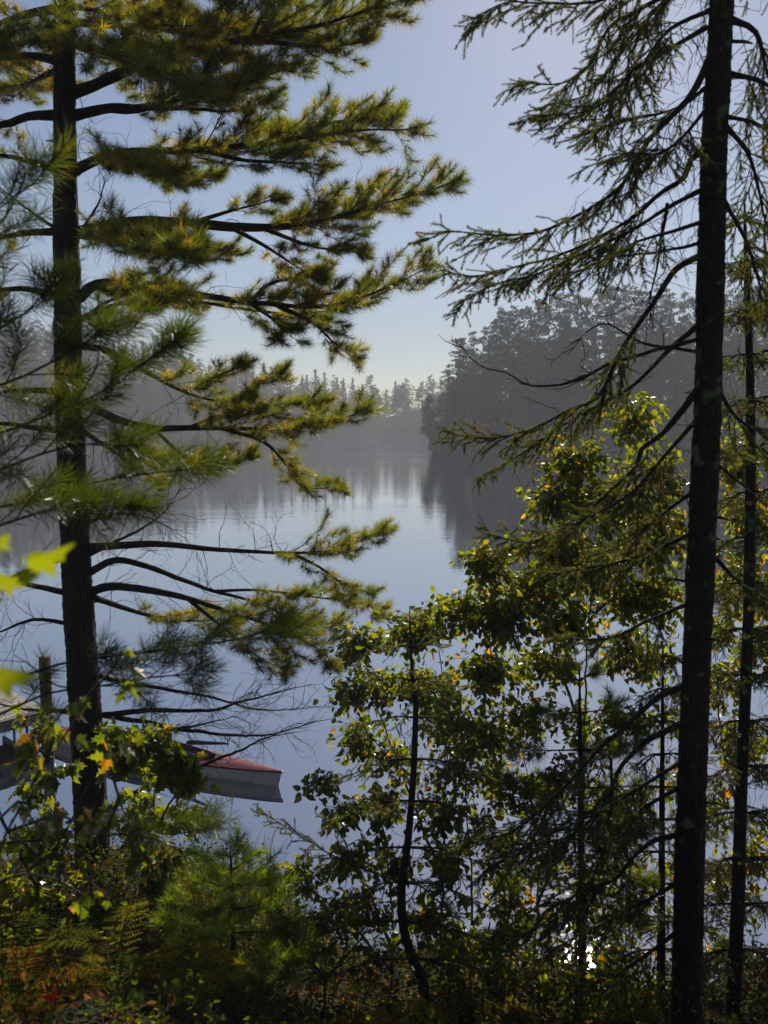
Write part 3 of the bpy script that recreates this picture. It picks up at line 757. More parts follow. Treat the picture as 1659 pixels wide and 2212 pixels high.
def trunk(root, pts, Y, bark, name='trunk', sides=20, rough=.03):
    P = catmull([at(p[0], p[1], Y) for p in pts], .1 if sides < 20 else .035); y = [p[2]*mpp(Y) for p in pts]
    z0 = np.array([at(p[0], p[1], Y)[2] for p in pts]); rad = np.interp(P[:, 2], z0[::-1], np.array(y)[::-1])
    g = Geo(); P = P+np.cumsum(RNG.normal(0, .0006, P.shape)*A(1, 1, 0), 0); tube(g, P, rad*(1+.03*np.sin(np.arange(len(P))*.31)*np.sin(np.arange(len(P))*.073)), sides, rough=rough)
    if sides >= 20:                                    # loose bark plates and broken stubs
        for q in range(1500):
            k = RNG.integers(2, len(P)-2); a_ = RNG.uniform(0, 6.283); n_ = A(math.cos(a_), math.sin(a_), 0); t_ = A(-n_[1], n_[0], 0); c_ = P[k]+n_*rad[k]*1.0
            w, h, d = RNG.uniform(.006, .02), RNG.uniform(.012, .045), RNG.uniform(.003, .009)
            g.add([c_-t_*w, c_+t_*w, c_+Z*h+n_*.001, c_-Z*h*.6+n_*d], [(0, 3, 2), (3, 1, 2)], (1, 1, 1), 0)
        for q in range(16):
            k = RNG.integers(len(P)//5, len(P)-8); a_ = RNG.uniform(0, 6.283); n_ = A(math.cos(a_), math.sin(a_), RNG.uniform(-.2, .3)); l = RNG.uniform(.03, .14)
            tube(g, [P[k], P[k]+n_*(rad[k]+l*.6), P[k]+n_*(rad[k]+l)+A(0, 0, -.01)], [.012, .008, .004], 6, rough=.2)
    return part(name, g, bark, root)

# ------------------------------------------------------------------ the tall white pine on the left
PY_ = 8.5
base = at(206, 1965, PY_); base[2] = float(bank(base[0], PY_))-.1
PINE = thing('white_pine_tree', 'tall white pine with long layered branches and dark trunk at left shore', 'tree', tuple(base))
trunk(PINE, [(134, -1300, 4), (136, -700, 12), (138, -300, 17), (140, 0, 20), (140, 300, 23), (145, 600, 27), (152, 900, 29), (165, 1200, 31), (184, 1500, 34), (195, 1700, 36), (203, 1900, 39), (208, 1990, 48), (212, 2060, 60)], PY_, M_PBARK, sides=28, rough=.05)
PL = [ # path, tip depth offset, f0, side length, bare, start radius px, extra side limbs
 ([(150, -190), (300, -215), (520, -235), (760, -250)], -.6, .2, 1.0, .1, 11, ()),
 ([(150, -100), (280, -110), (420, -100), (560, -60), (620, -20)], .4, .2, .9, .1, 10, ()),
 ([(150, 205), (240, 170), (354, 123), (540, 84), (684, 60), (810, 22), (915, -6)], -.5, .3, 1.0, .1, 13, ([(540, 84), (620, 95), (720, 100), (800, 88)], [(540, 84), (570, 30), (600, 0), (640, -30)])),
 ([(156, 48), (234, 54), (330, 62), (430, 70), (520, 60)], .9, .15, .9, .2, 9, ()),
 ([(162, 249), (240, 234), (312, 234), (420, 205), (530, 180), (640, 140)], .3, .25, .95, .2, 12, ([(312, 234), (420, 235), (500, 240), (590, 215)],)),
 ([(165, 366), (240, 336), (336, 327), (438, 324), (600, 306), (750, 282), (890, 278)], -.4, .22, .95, .2, 12, ([(438, 324), (520, 345), (600, 350), (700, 355)], [(600, 306), (700, 268), (800, 258), (860, 255)])),
 ([(165, 360), (220, 350), (300, 365), (380, 385), (470, 375)], 1.4, .25, .6, .3, 7, ()),
 ([(171, 501), (288, 477), (420, 480), (558, 489), (690, 478), (840, 438), (965, 398)], -.3, .5, .85, .35, 12, ([(558, 489), (660, 528), (720, 540), (780, 546)], [(500, 492), (570, 530), (640, 575), (690, 605)], [(420, 480), (500, 455), (560, 440), (600, 425)])),
 ([(171, 508), (252, 522), (336, 535), (420, 545), (500, 540)], 1.8, .2, .8, .2, 8, ()),
 ([(170, 645), (210, 615), (300, 615), (420, 636), (540, 654), (690, 666), (800, 640), (918, 586)], -.5, .42, .8, .25, 12, ([(600, 660), (680, 700), (720, 740), (768, 776)], [(540, 654), (590, 690), (620, 720), (640, 712)], [(540, 654), (580, 615), (640, 600), (700, 598)])),
 ([(172, 690), (260, 655), (330, 640), (400, 645), (440, 660)], 1.8, .2, .7, .3, 8, ()),
 ([(176, 746), (235, 760), (331, 813), (405, 850), (490, 872), (545, 862)], -.2, .45, .55, .35, 9, ([(405, 850), (450, 820), (500, 800), (525, 792)], [(490, 872), (540, 840), (580, 820), (612, 808)])),
 ([(176, 866), (250, 905), (331, 925), (405, 925), (480, 925), (613, 930), (700, 915), (782, 893)], -.4, .4, .72, .3, 11, ([(480, 925), (570, 955), (625, 1012), (655, 1053), (735, 1052)], [(331, 925), (395, 983), (453, 1005), (545, 990)], [(405, 925), (500, 890), (600, 875), (700, 868)])),
 ([(178, 930), (240, 970), (300, 1010), (350, 1040)], 1.2, .3, .6, .3, 7, ()),
 ([(192, 1182), (256, 1178), (347, 1175), (453, 1186), (533, 1191), (629, 1195), (720, 1190), (822, 1152)], -.3, .62, .6, .7, 10, ([(629, 1195), (690, 1225), (740, 1260), (800, 1280)],)),
 ([(195, 1235), (250, 1210), (320, 1224), (400, 1255), (464, 1277), (565, 1303), (660, 1346), (730, 1350)], .5, .6, .6, .7, 9, ([(464, 1277), (560, 1275), (680, 1290), (780, 1305), (815, 1320)],)),
 ([(197, 1278), (240, 1266), (320, 1274), (405, 1293), (490, 1320), (580, 1352), (680, 1400), (720, 1440)], -.4, .5, .7, .6, 11, ([(405, 1293), (500, 1370), (560, 1420), (620, 1450)],)),
 ([(200, 1290), (260, 1310), (330, 1330), (420, 1340), (520, 1330)], 1.5, .3, .6, .5, 8, ()),
 ([(120, 20), (60, 30), (-40, 60), (-180, 70)], -.4, .1, .8, .1, 10, ()),
 ([(120, 130), (60, 120), (-30, 130), (-150, 150)], .8, .1, .9, .1, 10, ()),
 ([(116, 249), (60, 252), (0, 272), (-120, 270), (-260, 250)], -.3, .2, .8, .3, 11, ()),
 ([(116, 366), (70, 350), (0, 335), (-120, 330)], .4, .3, .7, .4, 8, ()),
 ([(117, 500), (50, 503), (0, 510), (-130, 515)], .3, .25, .7, .4, 9, ()),
 ([(118, 637), (60, 625), (0, 625), (-150, 640)], -.2, .3, .7, .4, 9, ()),
 ([(124, 846), (60, 842), (0, 848), (-140, 870)], .2, .3, .7, .4, 9, ()),
 ([(126, 930), (60, 922), (0, 915), (-150, 920)], -.3, .35, .6, .4, 8, ()),
 ([(137, 1205), (80, 1225), (0, 1258), (-100, 1290)], .3, .5, .6, .8, 8, ()),
 ([(142, 1280), (60, 1262), (0, 1250), (-120, 1250)], -.2, .6, .6, .8, 8, ()),
 ([(130, 90), (220, 110), (330, 150), (400, 190)], -1.6, .15, .9, .1, 10, ()),
 ([(130, 10), (200, 20), (290, 40), (380, 30)], 1.8, .1, .9, .1, 9, ()),
 ([(135, 150), (100, 160), (60, 180), (20, 190)], 1.8, .1, .9, .1, 9, ()),
 ([(135, 60), (90, 80), (40, 90), (-30, 100)], -1.5, .15, .8, .1, 9, ()),
]
for (pth, dY, f0, side, bare, rp, ex) in PL:
    s0 = pth[0]
    cum = np.concatenate([[0], np.cumsum(np.hypot(*np.diff(np.array(pth, float), axis=0).T))]); cum /= cum[-1]
    exw = []
    for e in ex:
        k = int(np.argmin([abs(q[0]-e[0][0])+abs(q[1]-e[0][1]) for q in pth])); ys0 = PY_+dY*cum[k]; sg_ = rnd(-.5, .5)
        exw.append(pix(e, ys0, ys0+sg_))
    pine_branch(PINE, pix(pth, PY_, PY_+dY), rp*mpp(PY_), f0, side, .9, .3, bare, extra=exw)
    if pth[-1][0] > 380 and pth[0][1] < 720:         # a thinner limb of the same whorl
        sh = rnd(8, 26)*(1 if dY < .5 else -1); d2 = -dY*1.5+rnd(-.8, .8); q = [(pth[0][0], pth[0][1]+rnd(-6, 10))]+[(a[0]+(b[0]-a[0])*.3, a[1]+sh*(k+1)/len(pth)) for k, (a, b) in enumerate(zip(pth[1:-1], pth[:-2]))]+[(pth[-1][0]-rnd(60, 150), pth[-1][1]+sh+12)]
        pine_branch(PINE, pix(q, PY_, PY_+d2), rp*.55*mpp(PY_), max(.3, f0), side*.75, .9, .35, .1, step=.055)
# dead lower limbs with bare twigs
def bare_branch(root, ctrl, r0, bark, twigs=40, tl=(.2, .6), up=.0, r1=.002, f0=.2):
    path = catmull(ctrl, .06); n = len(path); wood = Geo(); path = path+np.cumsum(RNG.normal(0, .004, path.shape), 0)
    tube(wood, path, np.linspace(r0, r1, n), 6, rough=.08); sg = Segs()
    def tw(p, d, l, r, lev):
        pts = [p]; m_ = max(3, int(l/.05))
        for w in range(m_):
            d = unit(d+RNG.normal(0, .2, 3)+Z*up); pts.append(pts[-1]+d*l/m_)
            if lev and random.random() < .55: tw(pts[-1], unit(d+RNG.normal(0, .55, 3)), l*rnd(.25, .5), r*.6, lev-1)
        sg.poly(pts, r, r*.35)
    for q in range(twigs):
        k = random.randrange(int(n*f0), n); t_ = unit(path[min(k+1, n-1)]-path[k-1])
        tw(path[k], unit(t_*.8+RNG.normal(0, .5, 3)), rnd(*tl), .004, 1)
    sg.emit(wood); return part('branch', wood, bark, root)
for pth, dY, rp, n in (([(210, 1545), (312, 1533), (400, 1533), (472, 1529), (520, 1513), (592, 1493), (680, 1470)], -.3, 8, 26), ([(205, 1540), (300, 1560), (380, 1577), (440, 1587), (512, 1589), (580, 1583), (660, 1561), (730, 1545)], .3, 7, 30),
                       ([(210, 1760), (320, 1700), (400, 1669), (460, 1645), (520, 1621), (580, 1593), (660, 1581)], -.5, 8, 22), ([(215, 1630), (296, 1601), (344, 1577), (420, 1560), (520, 1540)], .4, 8, 22),
                       ([(205, 1460), (330, 1480), (450, 1500), (560, 1530), (700, 1520)], .5, 6, 30), ([(190, 1200), (270, 1160), (340, 1120), (390, 1060)], .3, 5, 20), ([(190, 1130), (250, 1110), (320, 1120), (380, 1150)], .2, 4, 16),
                       ([(170, 505), (210, 440), (222, 400), (226, 370)], .1, 4, 7), ([(165, 1540), (100, 1530), (40, 1525), (-30, 1510)], -.2, 6, 14), ([(160, 1350), (70, 1340), (0, 1368), (-60, 1380)], 0, 6, 18), ([(115, 489), (50, 440), (0, 400), (-40, 380)], 0, 4, 6)):
    bare_branch(PINE, pix(pth, PY_, PY_+dY), rp*mpp(PY_), M_PBARK, n)

# ------------------------------------------------------------------ the dark spruce on the right
SY = 5.0
base = at(1476, 2330, SY); base[2] = float(bank(base[0], SY))-.1
SPR = thing('spruce_tree', 'tall dark spruce with straight trunk and drooping branches at right', 'tree', tuple(base))
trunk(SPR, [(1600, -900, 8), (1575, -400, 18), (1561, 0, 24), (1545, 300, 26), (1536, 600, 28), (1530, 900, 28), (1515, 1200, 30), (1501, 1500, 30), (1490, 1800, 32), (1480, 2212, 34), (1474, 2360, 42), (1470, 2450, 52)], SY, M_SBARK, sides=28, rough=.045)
SL = [ # path, tip depth, f0, secondary length, droop, bare, radius px
 ([(1550, -150), (1400, -50), (1296, 0), (1165, 9), (1081, 14), (1022, 60)], -.4, .35, .28, .6, .3, 9),
 ([(1555, -60), (1417, 0), (1352, 37), (1314, 61), (1286, 121), (1250, 168), (1190, 190), (1118, 182)], .3, .2, .33, .8, 1.0, 11),
 ([(1540, 20), (1450, 60), (1400, 120), (1360, 190), (1320, 260), (1262, 300)], .7, .3, .3, .8, 1.0, 8),
 ([(1535, 121), (1496, 200), (1454, 247), (1412, 289), (1380, 336), (1347, 397), (1305, 434), (1249, 467), (1165, 504), (1072, 509), (978, 499), (913, 520)], -.2, .38, .3, .7, .8, 12),
 ([(1520, 322), (1492, 345), (1478, 383), (1422, 420), (1375, 462), (1305, 504), (1212, 546), (1118, 569), (1025, 593), (946, 583)], .3, .4, .3, .8, .8, 10),
 ([(1515, 410), (1440, 450), (1360, 500), (1260, 545), (1160, 590), (1072, 607), (985, 655)], .0, .45, .24, .7, .8, 8),
 ([(1515, 551), (1459, 583), (1412, 653), (1352, 737), (1322, 796), (1288, 859), (1229, 884), (1141, 928), (1053, 947), (965, 933)], -.2, .48, .27, .7, .7, 11),
 ([(1510, 700), (1440, 760), (1370, 830), (1290, 880), (1200, 930), (1120, 985), (1030, 1035)], .4, .45, .24, .7, .6, 9),
 ([(1510, 835), (1464, 898), (1425, 942), (1386, 971), (1376, 1006), (1337, 1045), (1239, 1128), (1141, 1172), (1045, 1152)], .1, .4, .28, .7, .6, 12),
 ([(1495, 1152), (1386, 1201), (1288, 1226), (1190, 1245)], .4, .3, .3, .6, .5, 8),
 ([(1495, 1300), (1400, 1340), (1310, 1380), (1220, 1380)], -.3, .3, .3, .6, .5, 8),
 ([(1475, 1480), (1419, 1508), (1363, 1559), (1302, 1611), (1256, 1662), (1189, 1733), (1118, 1784), (1015, 1815)], -.2, .45, .33, .6, .6, 11),
 ([(1470, 1564), (1399, 1600), (1342, 1656), (1317, 1718), (1271, 1779), (1220, 1815), (1143, 1835), (1041, 1891)], .3, .45, .33, .6, .6, 11),
 ([(1470, 1802), (1414, 1815), (1373, 1845), (1322, 1902), (1245, 1927), (1169, 1994), (1066, 2040)], -.1, .4, .3, .6, .6, 9),
 ([(1462, 2014), (1399, 2060), (1322, 2111), (1245, 2137)], -.2, .3, .3, .6, .5, 8),
 ([(1470, 1700), (1400, 1740), (1330, 1800), (1280, 1900)], .6, .3, .3, .6, .6, 8),
 ([(1535, 180), (1470, 230), (1400, 250), (1330, 262), (1262, 290)], .5, .3, .3, .7, .8, 7),
 ([(1530, 230), (1470, 300), (1420, 330), (1360, 330), (1300, 350)], -.5, .35, .28, .7, .8, 7),
 ([(1525, 60), (1440, 110), (1370, 150), (1290, 230), (1170, 245)], -.4, .3, .3, .7, .9, 8),
 ([(1545, -40), (1450, -10), (1380, 60), (1330, 130), (1270, 200), (1180, 225)], .6, .3, .32, .9, 1.0, 8),
 ([(1515, 480), (1450, 500), (1380, 520), (1300, 560), (1220, 600)], -.5, .4, .26, .7, .8, 7),
 ([(1510, 900), (1440, 980), (1370, 1060), (1290, 1110), (1180, 1160), (1090, 1190)], -.4, .35, .28, .6, .7, 8),
 ([(1500, 1060), (1430, 1110), (1350, 1170), (1270, 1200)], .5, .3, .3, .6, .6, 7),
 ([(1480, 1640), (1400, 1690), (1300, 1750), (1190, 1800), (1090, 1850)], -.5, .3, .32, .6, .6, 8),
 ([(1475, 1900), (1390, 1950), (1290, 2000), (1180, 2060)], .4, .3, .32, .6, .6, 8),
 ([(1575, 42), (1632, 70), (1655, 163), (1690, 260)], .2, .3, .35, .8, .8, 11),
 ([(1568, 159), (1660, 182), (1740, 260)], -.2, .25, .35, .8, .6, 11),
 ([(1562, 266), (1613, 327), (1636, 397), (1650, 457), (1680, 560)], .2, .3, .3, .8, .8, 9),
 ([(1560, 250), (1640, 270), (1720, 330)], .5, .25, .3, .7, .5, 8),
 ([(1556, 420), (1610, 520), (1640, 620), (1700, 700)], .1, .3, .3, .7, .6, 8),
 ([(1550, 840), (1590, 900), (1640, 930), (1720, 960)], .1, .3, .3, .7, .6, 8),
 ([(1540, 1200), (1600, 1260), (1680, 1300)], .1, .3, .3, .7, .5, 8),
 ([(1560, -100), (1640, -60), (1730, 0)], 0, .2, .3, .7, .4, 10),
]
for (pth, dY, f0, sec, dr, bare, rp) in SL:
    spruce_branch(SPR, pix(pth, SY, SY+dY), rp*.8*mpp(SY), f0*.6, sec*1.3, dr, 1.0, bare)
for pth, dY, rp, n in (([(1510, 732), (1337, 781), (1239, 830), (1151, 835), (1092, 810), (1034, 796), (985, 742)], -.1, 5, 9), ([(1510, 523), (1398, 544), (1258, 560)], .1, 4, 8), ([(1505, 760), (1390, 740), (1300, 700), (1230, 770)], 0, 4, 7), ([(1520, 980), (1600, 1050), (1660, 1100)], 0, 4, 6),
                       ([(1320, 1640), (1318, 1760), (1290, 1880), (1250, 2000)], -.1, 4, 10), ([(1440, 440), (1420, 560), (1405, 650), (1412, 720)], 0, 4, 8)):
    bare_branch(SPR, pix(pth, SY, SY+dY), rp*mpp(SY), M_SBARK, n, (.06, .25))

# thin spruces behind it on the right edge
def young_spruce(name, label, tpts, Y, whorls, tint=(1, 1, 1), sec=.25, droop=.35, sp=.05, twig=.11, bark=M_SBARK, needle=1.0, group=None):
    """whorls: (py_start, [ (dx_px, dy_px, dY) ... ])"""
    b0 = at(tpts[-1][0], tpts[-1][1], Y); b0[2] = min(b0[2], float(bank(b0[0], Y))); root = thing(name, label, 'tree', tuple(b0), group)
    trunk(root, tpts, Y, bark, sides=12)
    xs_ = [p[0] for p in tpts]; yy = [p[1] for p in tpts]
    for (py, lst) in whorls:
        px_ = np.interp(py, yy, xs_)
        for (dx, dy, dY) in lst:
            pth = [(px_, py), (px_+dx*.35, py+dy*.2-6), (px_+dx*.7, py+dy*.6), (px_+dx, py+dy)]
            spruce_branch(root, pix(pth, Y, Y+dY), max(.005, 3.2*mpp(Y)), .12, sec, droop, .9, .2, sp, twig, .002, tint, needle, sprigs=SPRIG_S)
    return root
def auto_whorls(y0, y1, n, l0, l1, slope, seed, per=3):
    R = random.Random(seed); w = []
    for k in range(n):
        u = k/(n-1); py = y0+(y1-y0)*u; L = l0+(l1-l0)*u
        w.append((py, [((1 if (q+k) % 2 else -1)*L*R.uniform(.45, 1.1), L*slope*R.uniform(.5, 1.4), R.uniform(-.6, .6)) for q in range(per)]))
    return w
young_spruce('spruce_tree', 'slim spruce with crooked thin trunk just right of the big dark trunk', [(1608, 430, 2), (1612, 600, 6), (1620, 900, 10), (1616, 1300, 12), (1602, 1650, 13), (1590, 2000, 15), (1576, 2280, 17)], 6.4,
             auto_whorls(470, 2050, 17, 40, 190, .35, 1, 4), sec=.3)
young_spruce('spruce_tree', 'olive young spruce at the right edge behind the slim spruce', [(1665, 520, 2), (1668, 800, 6), (1672, 1300, 9), (1675, 1800, 11), (1678, 2250, 13)], 7.2,
             auto_whorls(560, 2050, 16, 50, 150, .35, 2, 4), tint=(1.5, 1.3, 1), sec=.3)
young_spruce('spruce_tree', 'small spruce half hidden between the two right trunks', [(1432, 1400, 2), (1430, 1700, 6), (1428, 2000, 9), (1425, 2260, 12)], 6.9,
             auto_whorls(1420, 2120, 11, 40, 190, .3, 3, 4), tint=(1.2, 1.2, 1), sec=.3)
# the crooked young spruce in the middle
young_spruce('young_spruce_tree', 'slender young spruce with dark crooked stem rising before the birch leaves', [(885, 1318, 1.5), (890, 1450, 4), (898, 1530, 6), (893, 1680, 7.5), (881, 1820, 8.5), (868, 1920, 9.5), (873, 2010, 10.5), (897, 2080, 11), (916, 2130, 12), (926, 2260, 13)], 5.6,
             [(1345, [(30, -12, .1), (-32, -8, -.1)]), (1400, [(55, -12, .1), (-60, 0, .2)]), (1470, [(85, 5, .2), (-95, 0, -.2), (40, 10, -.4)]), (1550, [(120, 30, .2), (-130, 20, -.2), (60, 20, .5)]),
              (1640, [(150, 40, -.3), (-170, 40, .2), (70, 30, .4)]), (1730, [(180, 60, .3), (-190, 50, -.3), (-80, 30, -.5)]), (1830, [(210, 50, -.3), (-200, 40, .3), (110, 60, -.5)]),
              (1905, [(-312, -160, -.3), (220, 60, .2), (-150, 60, .4), (120, 90, -.6)]), (1990, [(240, 70, -.3), (-260, 50, .2), (140, 80, -.5)]), (2070, [(260, 60, -.4), (-230, 60, -.2), (150, 90, .2)])],
             tint=(1.15, 1.2, 1), sec=.24, droop=.2, sp=.05, twig=.10)

# ------------------------------------------------------------------ pine saplings
def pine_sapling(name, label, tpts, Y, whorls, tsize=.9, tint=(1, 1, 1), side=.25, step=.07, gold=.15):
    b0 = at(tpts[-1][0], tpts[-1][1], Y); b0[2] = min(b0[2], float(bank(b0[0], Y))); root = thing(name, label, 'tree', tuple(b0))
    trunk(root, tpts, Y, M_PBARK, sides=10); xs_ = [p[0] for p in tpts]; yy = [p[1] for p in tpts]
    for (py, lst) in whorls:
        px_ = np.interp(py, yy, xs_)
        for (dx, dy, dY) in lst:
            pine_branch(root, pix([(px_, py), (px_+dx*.4, py+dy*.3), (px_+dx*.75, py+dy*.7), (px_+dx, py+dy)], Y, Y+dY), max(.004, 2.6*mpp(Y)), .25, side, .6, gold, .1, TUFT, tsize, .002, (), tint, step)
    return root
pine_sapling('pine_sapling', 'bushy little pine seedling below the boat among grasses', [(498, 1838, 1.5), (500, 1900, 4), (503, 2000, 5.5), (505, 2100, 6.5), (506, 2180, 7)], 5.6,
             [(1852, [(10, -14, 0), (-14, -8, .1)]), (1880, [(40, -25, .1), (-45, -20, -.1)]), (1920, [(75, -30, .1), (-80, -30, .1), (35, -10, -.3), (-30, -14, .35)]), (1965, [(110, -25, -.2), (-125, -35, .2), (50, 0, .4), (-60, 5, -.4)]),
              (2015, [(130, -10, .2), (-150, -20, -.2), (-60, 15, -.5), (70, 10, .4)]), (2060, [(140, 10, -.3), (-150, 10, .1), (60, 30, -.5)])], .85, (1.3, 1.6, 1.1))
pine_sapling('pine_sapling', 'young pine with thin dark stem among bushes left of the big spruce', [(1252, 1440, 1.5), (1254, 1600, 5), (1256, 1800, 8), (1258, 2000, 9), (1259, 2260, 11)], 6.6,
             [(1470, [(30, -20, 0), (-35, -10, .1)]), (1540, [(70, -10, .2), (-80, 0, -.2)]), (1620, [(110, 0, -.3), (-140, 0, .2), (50, 10, .4)]), (1700, [(120, 10, .3), (-150, 0, -.3), (-70, 20, .5)]), (1790, [(140, 10, -.3), (-150, 20, .2), (60, 20, -.5)]), (1880, [(130, 20, .2), (-140, 30, -.3)]), (1980, [(130, 20, .2), (-130, 30, -.3)])], .95, (.9, 1.05, 1.2))

# the near young pine whose soft branches hang in from the left
NY = 3.1
b0 = at(-330, 2200, NY); b0[2] = float(bank(b0[0], NY))
NEARP = thing('young_pine_tree', 'near young pine at the left edge with soft blurred bright branches', 'tree', tuple(b0))
trunk(NEARP, [(-330, -200, 6), (-330, 400, 14), (-332, 1000, 20), (-335, 1600, 24), (-338, 2300, 28)], NY, M_PBARK, sides=12)
for (pth, dY, side, sz) in (([(-320, 640), (-200, 610), (-80, 560), (10, 470), (55, 380)], -.2, .22, 1.0), ([(-320, 800), (-150, 740), (0, 700), (90, 640), (120, 610)], 0, .28, 1.0),
                        ([(-320, 900), (-100, 860), (60, 820), (160, 770), (260, 720)], -.1, .3, 1.0), ([(-320, 1000), (-80, 960), (100, 900), (220, 850), (310, 790), (400, 730)], .2, .22, 1.0),
                        ([(-320, 1080), (-100, 1050), (40, 1000), (150, 960), (290, 960)], -.2, .32, 1.0), ([(-320, 1150), (-100, 1110), (60, 1080), (190, 1040), (350, 1010), (430, 1000)], .2, .26, 1.0),
                        ([(-320, 1250), (-120, 1180), (20, 1130), (120, 1100), (250, 1085)], -.2, .3, 1.0), ([(-320, 1520), (-50, 1490), (120, 1440), (260, 1420), (400, 1400), (520, 1380), (625, 1350)], .5, .28, .95),
                        ([(-320, 1580), (-60, 1560), (100, 1500), (220, 1480), (330, 1460), (430, 1450)], .3, .25, .9), ([(-320, 1850), (-80, 1830), (120, 1800), (280, 1790), (380, 1790), (455, 1778)], .7, .12, .85)):
    pine_branch(NEARP, pix(pth, NY, NY+dY), .008, .45, side*.85, .8, .1, .1, TUFT_N, sz, .003, (), (.40, .48, .3), .085)

# ------------------------------------------------------------------ leafy shrubs and saplings
leaf_shrub('birch_sapling', 'leafy birch sapling spreading green leaves over the water at centre', 'tree',
    [[(952, 2150, 7.3), (955, 1900, 7.3), (962, 1650, 7.3), (955, 1450, 7.3), (930, 1340, 7.3)], [(955, 1800, 7.3), (1020, 1600, 7.2), (1060, 1420, 7.2), (1040, 1250, 7.1)], [(955, 1900, 7.3), (880, 1700, 7.4), (800, 1500, 7.5), (740, 1400, 7.6)]],
    [(1060, 1220, 7.1, 70, 60, 90), (1000, 1330, 7.2, 100, 60, 110), (1120, 1330, 7.1, 110, 90, 150), (880, 1370, 7.3, 100, 50, 100), (780, 1400, 7.5, 75, 55, 70), (800, 1500, 7.4, 100, 70, 100), (920, 1500, 7.3, 100, 80, 110), (1050, 1460, 7.1, 100, 70, 120), (760, 1600, 7.5, 55, 70, 50), (1000, 1600, 7.2, 90, 60, 70), (850, 1650, 7.3, 80, 60, 60)],
    'ovate', .074, .06, dens=6)
leaf_shrub('birch_tree', 'taller birch with yellowing leaves behind the drooping spruce boughs', 'tree',
    [[(1240, 2180, 7.6), (1250, 1900, 7.6), (1262, 1600, 7.6), (1275, 1300, 7.6), (1320, 1050, 7.6), (1370, 900, 7.6)], [(1262, 1600, 7.6), (1200, 1400, 7.5), (1170, 1200, 7.4), (1210, 1030, 7.4)], [(1270, 1350, 7.6), (1380, 1200, 7.7), (1430, 1080, 7.7)]],
    [(1250, 1000, 7.5, 90, 60, 90), (1370, 920, 7.6, 80, 60, 60), (1420, 1020, 7.7, 70, 80, 80), (1200, 1090, 7.4, 80, 60, 90), (1320, 1100, 7.5, 110, 80, 150), (1200, 1190, 7.4, 90, 60, 110), (1400, 1190, 7.7, 90, 80, 120), (1280, 1240, 7.5, 110, 70, 140), (1220, 1340, 7.5, 100, 70, 130), (1390, 1310, 7.7, 90, 70, 100), (1190, 1440, 7.5, 90, 60, 80), (1360, 1420, 7.7, 80, 60, 60), (1440, 1140, 7.7, 60, 80, 60), (1445, 1290, 7.7, 60, 80, 60), (1430, 1430, 7.7, 60, 60, 50), (1150, 1270, 7.4, 70, 50, 60)],
    'ovate', .075, .10, dens=6)
leaf_shrub('leafy_sapling', 'yellow green leafy sapling at the right edge behind thin trunk', 'tree',
    [[(1600, 2250, 8.2), (1605, 1900, 8.2), (1615, 1500, 8.2), (1640, 1100, 8.2)], [(1605, 1800, 8.2), (1560, 1600, 8.2), (1545, 1400, 8.2)]],
    [(1600, 1000, 8.2, 60, 90, 70), (1660, 1150, 8.2, 60, 90, 80), (1580, 1240, 8.2, 60, 80, 90), (1640, 1400, 8.2, 80, 90, 110), (1560, 1480, 8.2, 60, 80, 80), (1630, 1620, 8.2, 70, 80, 90), (1550, 1750, 8.2, 60, 80, 70), (1640, 1850, 8.2, 70, 80, 80), (1560, 1000, 8.2, 50, 90, 60), (1590, 1120, 8.2, 60, 80, 60), (1560, 1350, 8.2, 50, 70, 60), (1650, 1290, 8.2, 60, 70, 60), (1590, 1600, 8.2, 60, 70, 60), (1570, 1900, 8.2, 70, 70, 70), (1640, 2020, 8.2, 70, 70, 70), (1540, 2060, 8.2, 70, 70, 60), (1460, 1560, 8.2, 60, 80, 60), (1450, 1720, 8.2, 60, 80, 60), (1440, 1880, 8.2, 60, 80, 60), (1430, 2040, 8.2, 60, 80, 60)],
    'ovate', .078, .14, dens=3.8)
leaf_shrub('alder_shrub', 'low leafy bush on the bank in front of the water, lower centre', 'shrub',
    [[(845, 2170, 6.2), (850, 2000, 6.2), (835, 1850, 6.2), (800, 1740, 6.2)], [(850, 2050, 6.2), (760, 1850, 6.3), (690, 1720, 6.4)], [(850, 2050, 6.2), (960, 1900, 6.1), (1000, 1760, 6.1)], [(850, 2100, 6.2), (720, 1960, 6.2), (640, 1900, 6.3)]],
    [(680, 1700, 6.4, 50, 30, 34), (740, 1760, 6.3, 70, 40, 56), (830, 1750, 6.2, 80, 60, 80), (950, 1760, 6.1, 80, 60, 70), (760, 1860, 6.2, 90, 50, 70), (650, 1900, 6.3, 70, 40, 56), (860, 1880, 6.2, 90, 60, 80), (980, 1880, 6.1, 70, 60, 60), (740, 1980, 6.1, 110, 50, 80), (930, 2000, 6.0, 110, 60, 90), (1030, 2060, 6.0, 90, 60, 70)],
    'ovate', .07, .07, dens=3.8)
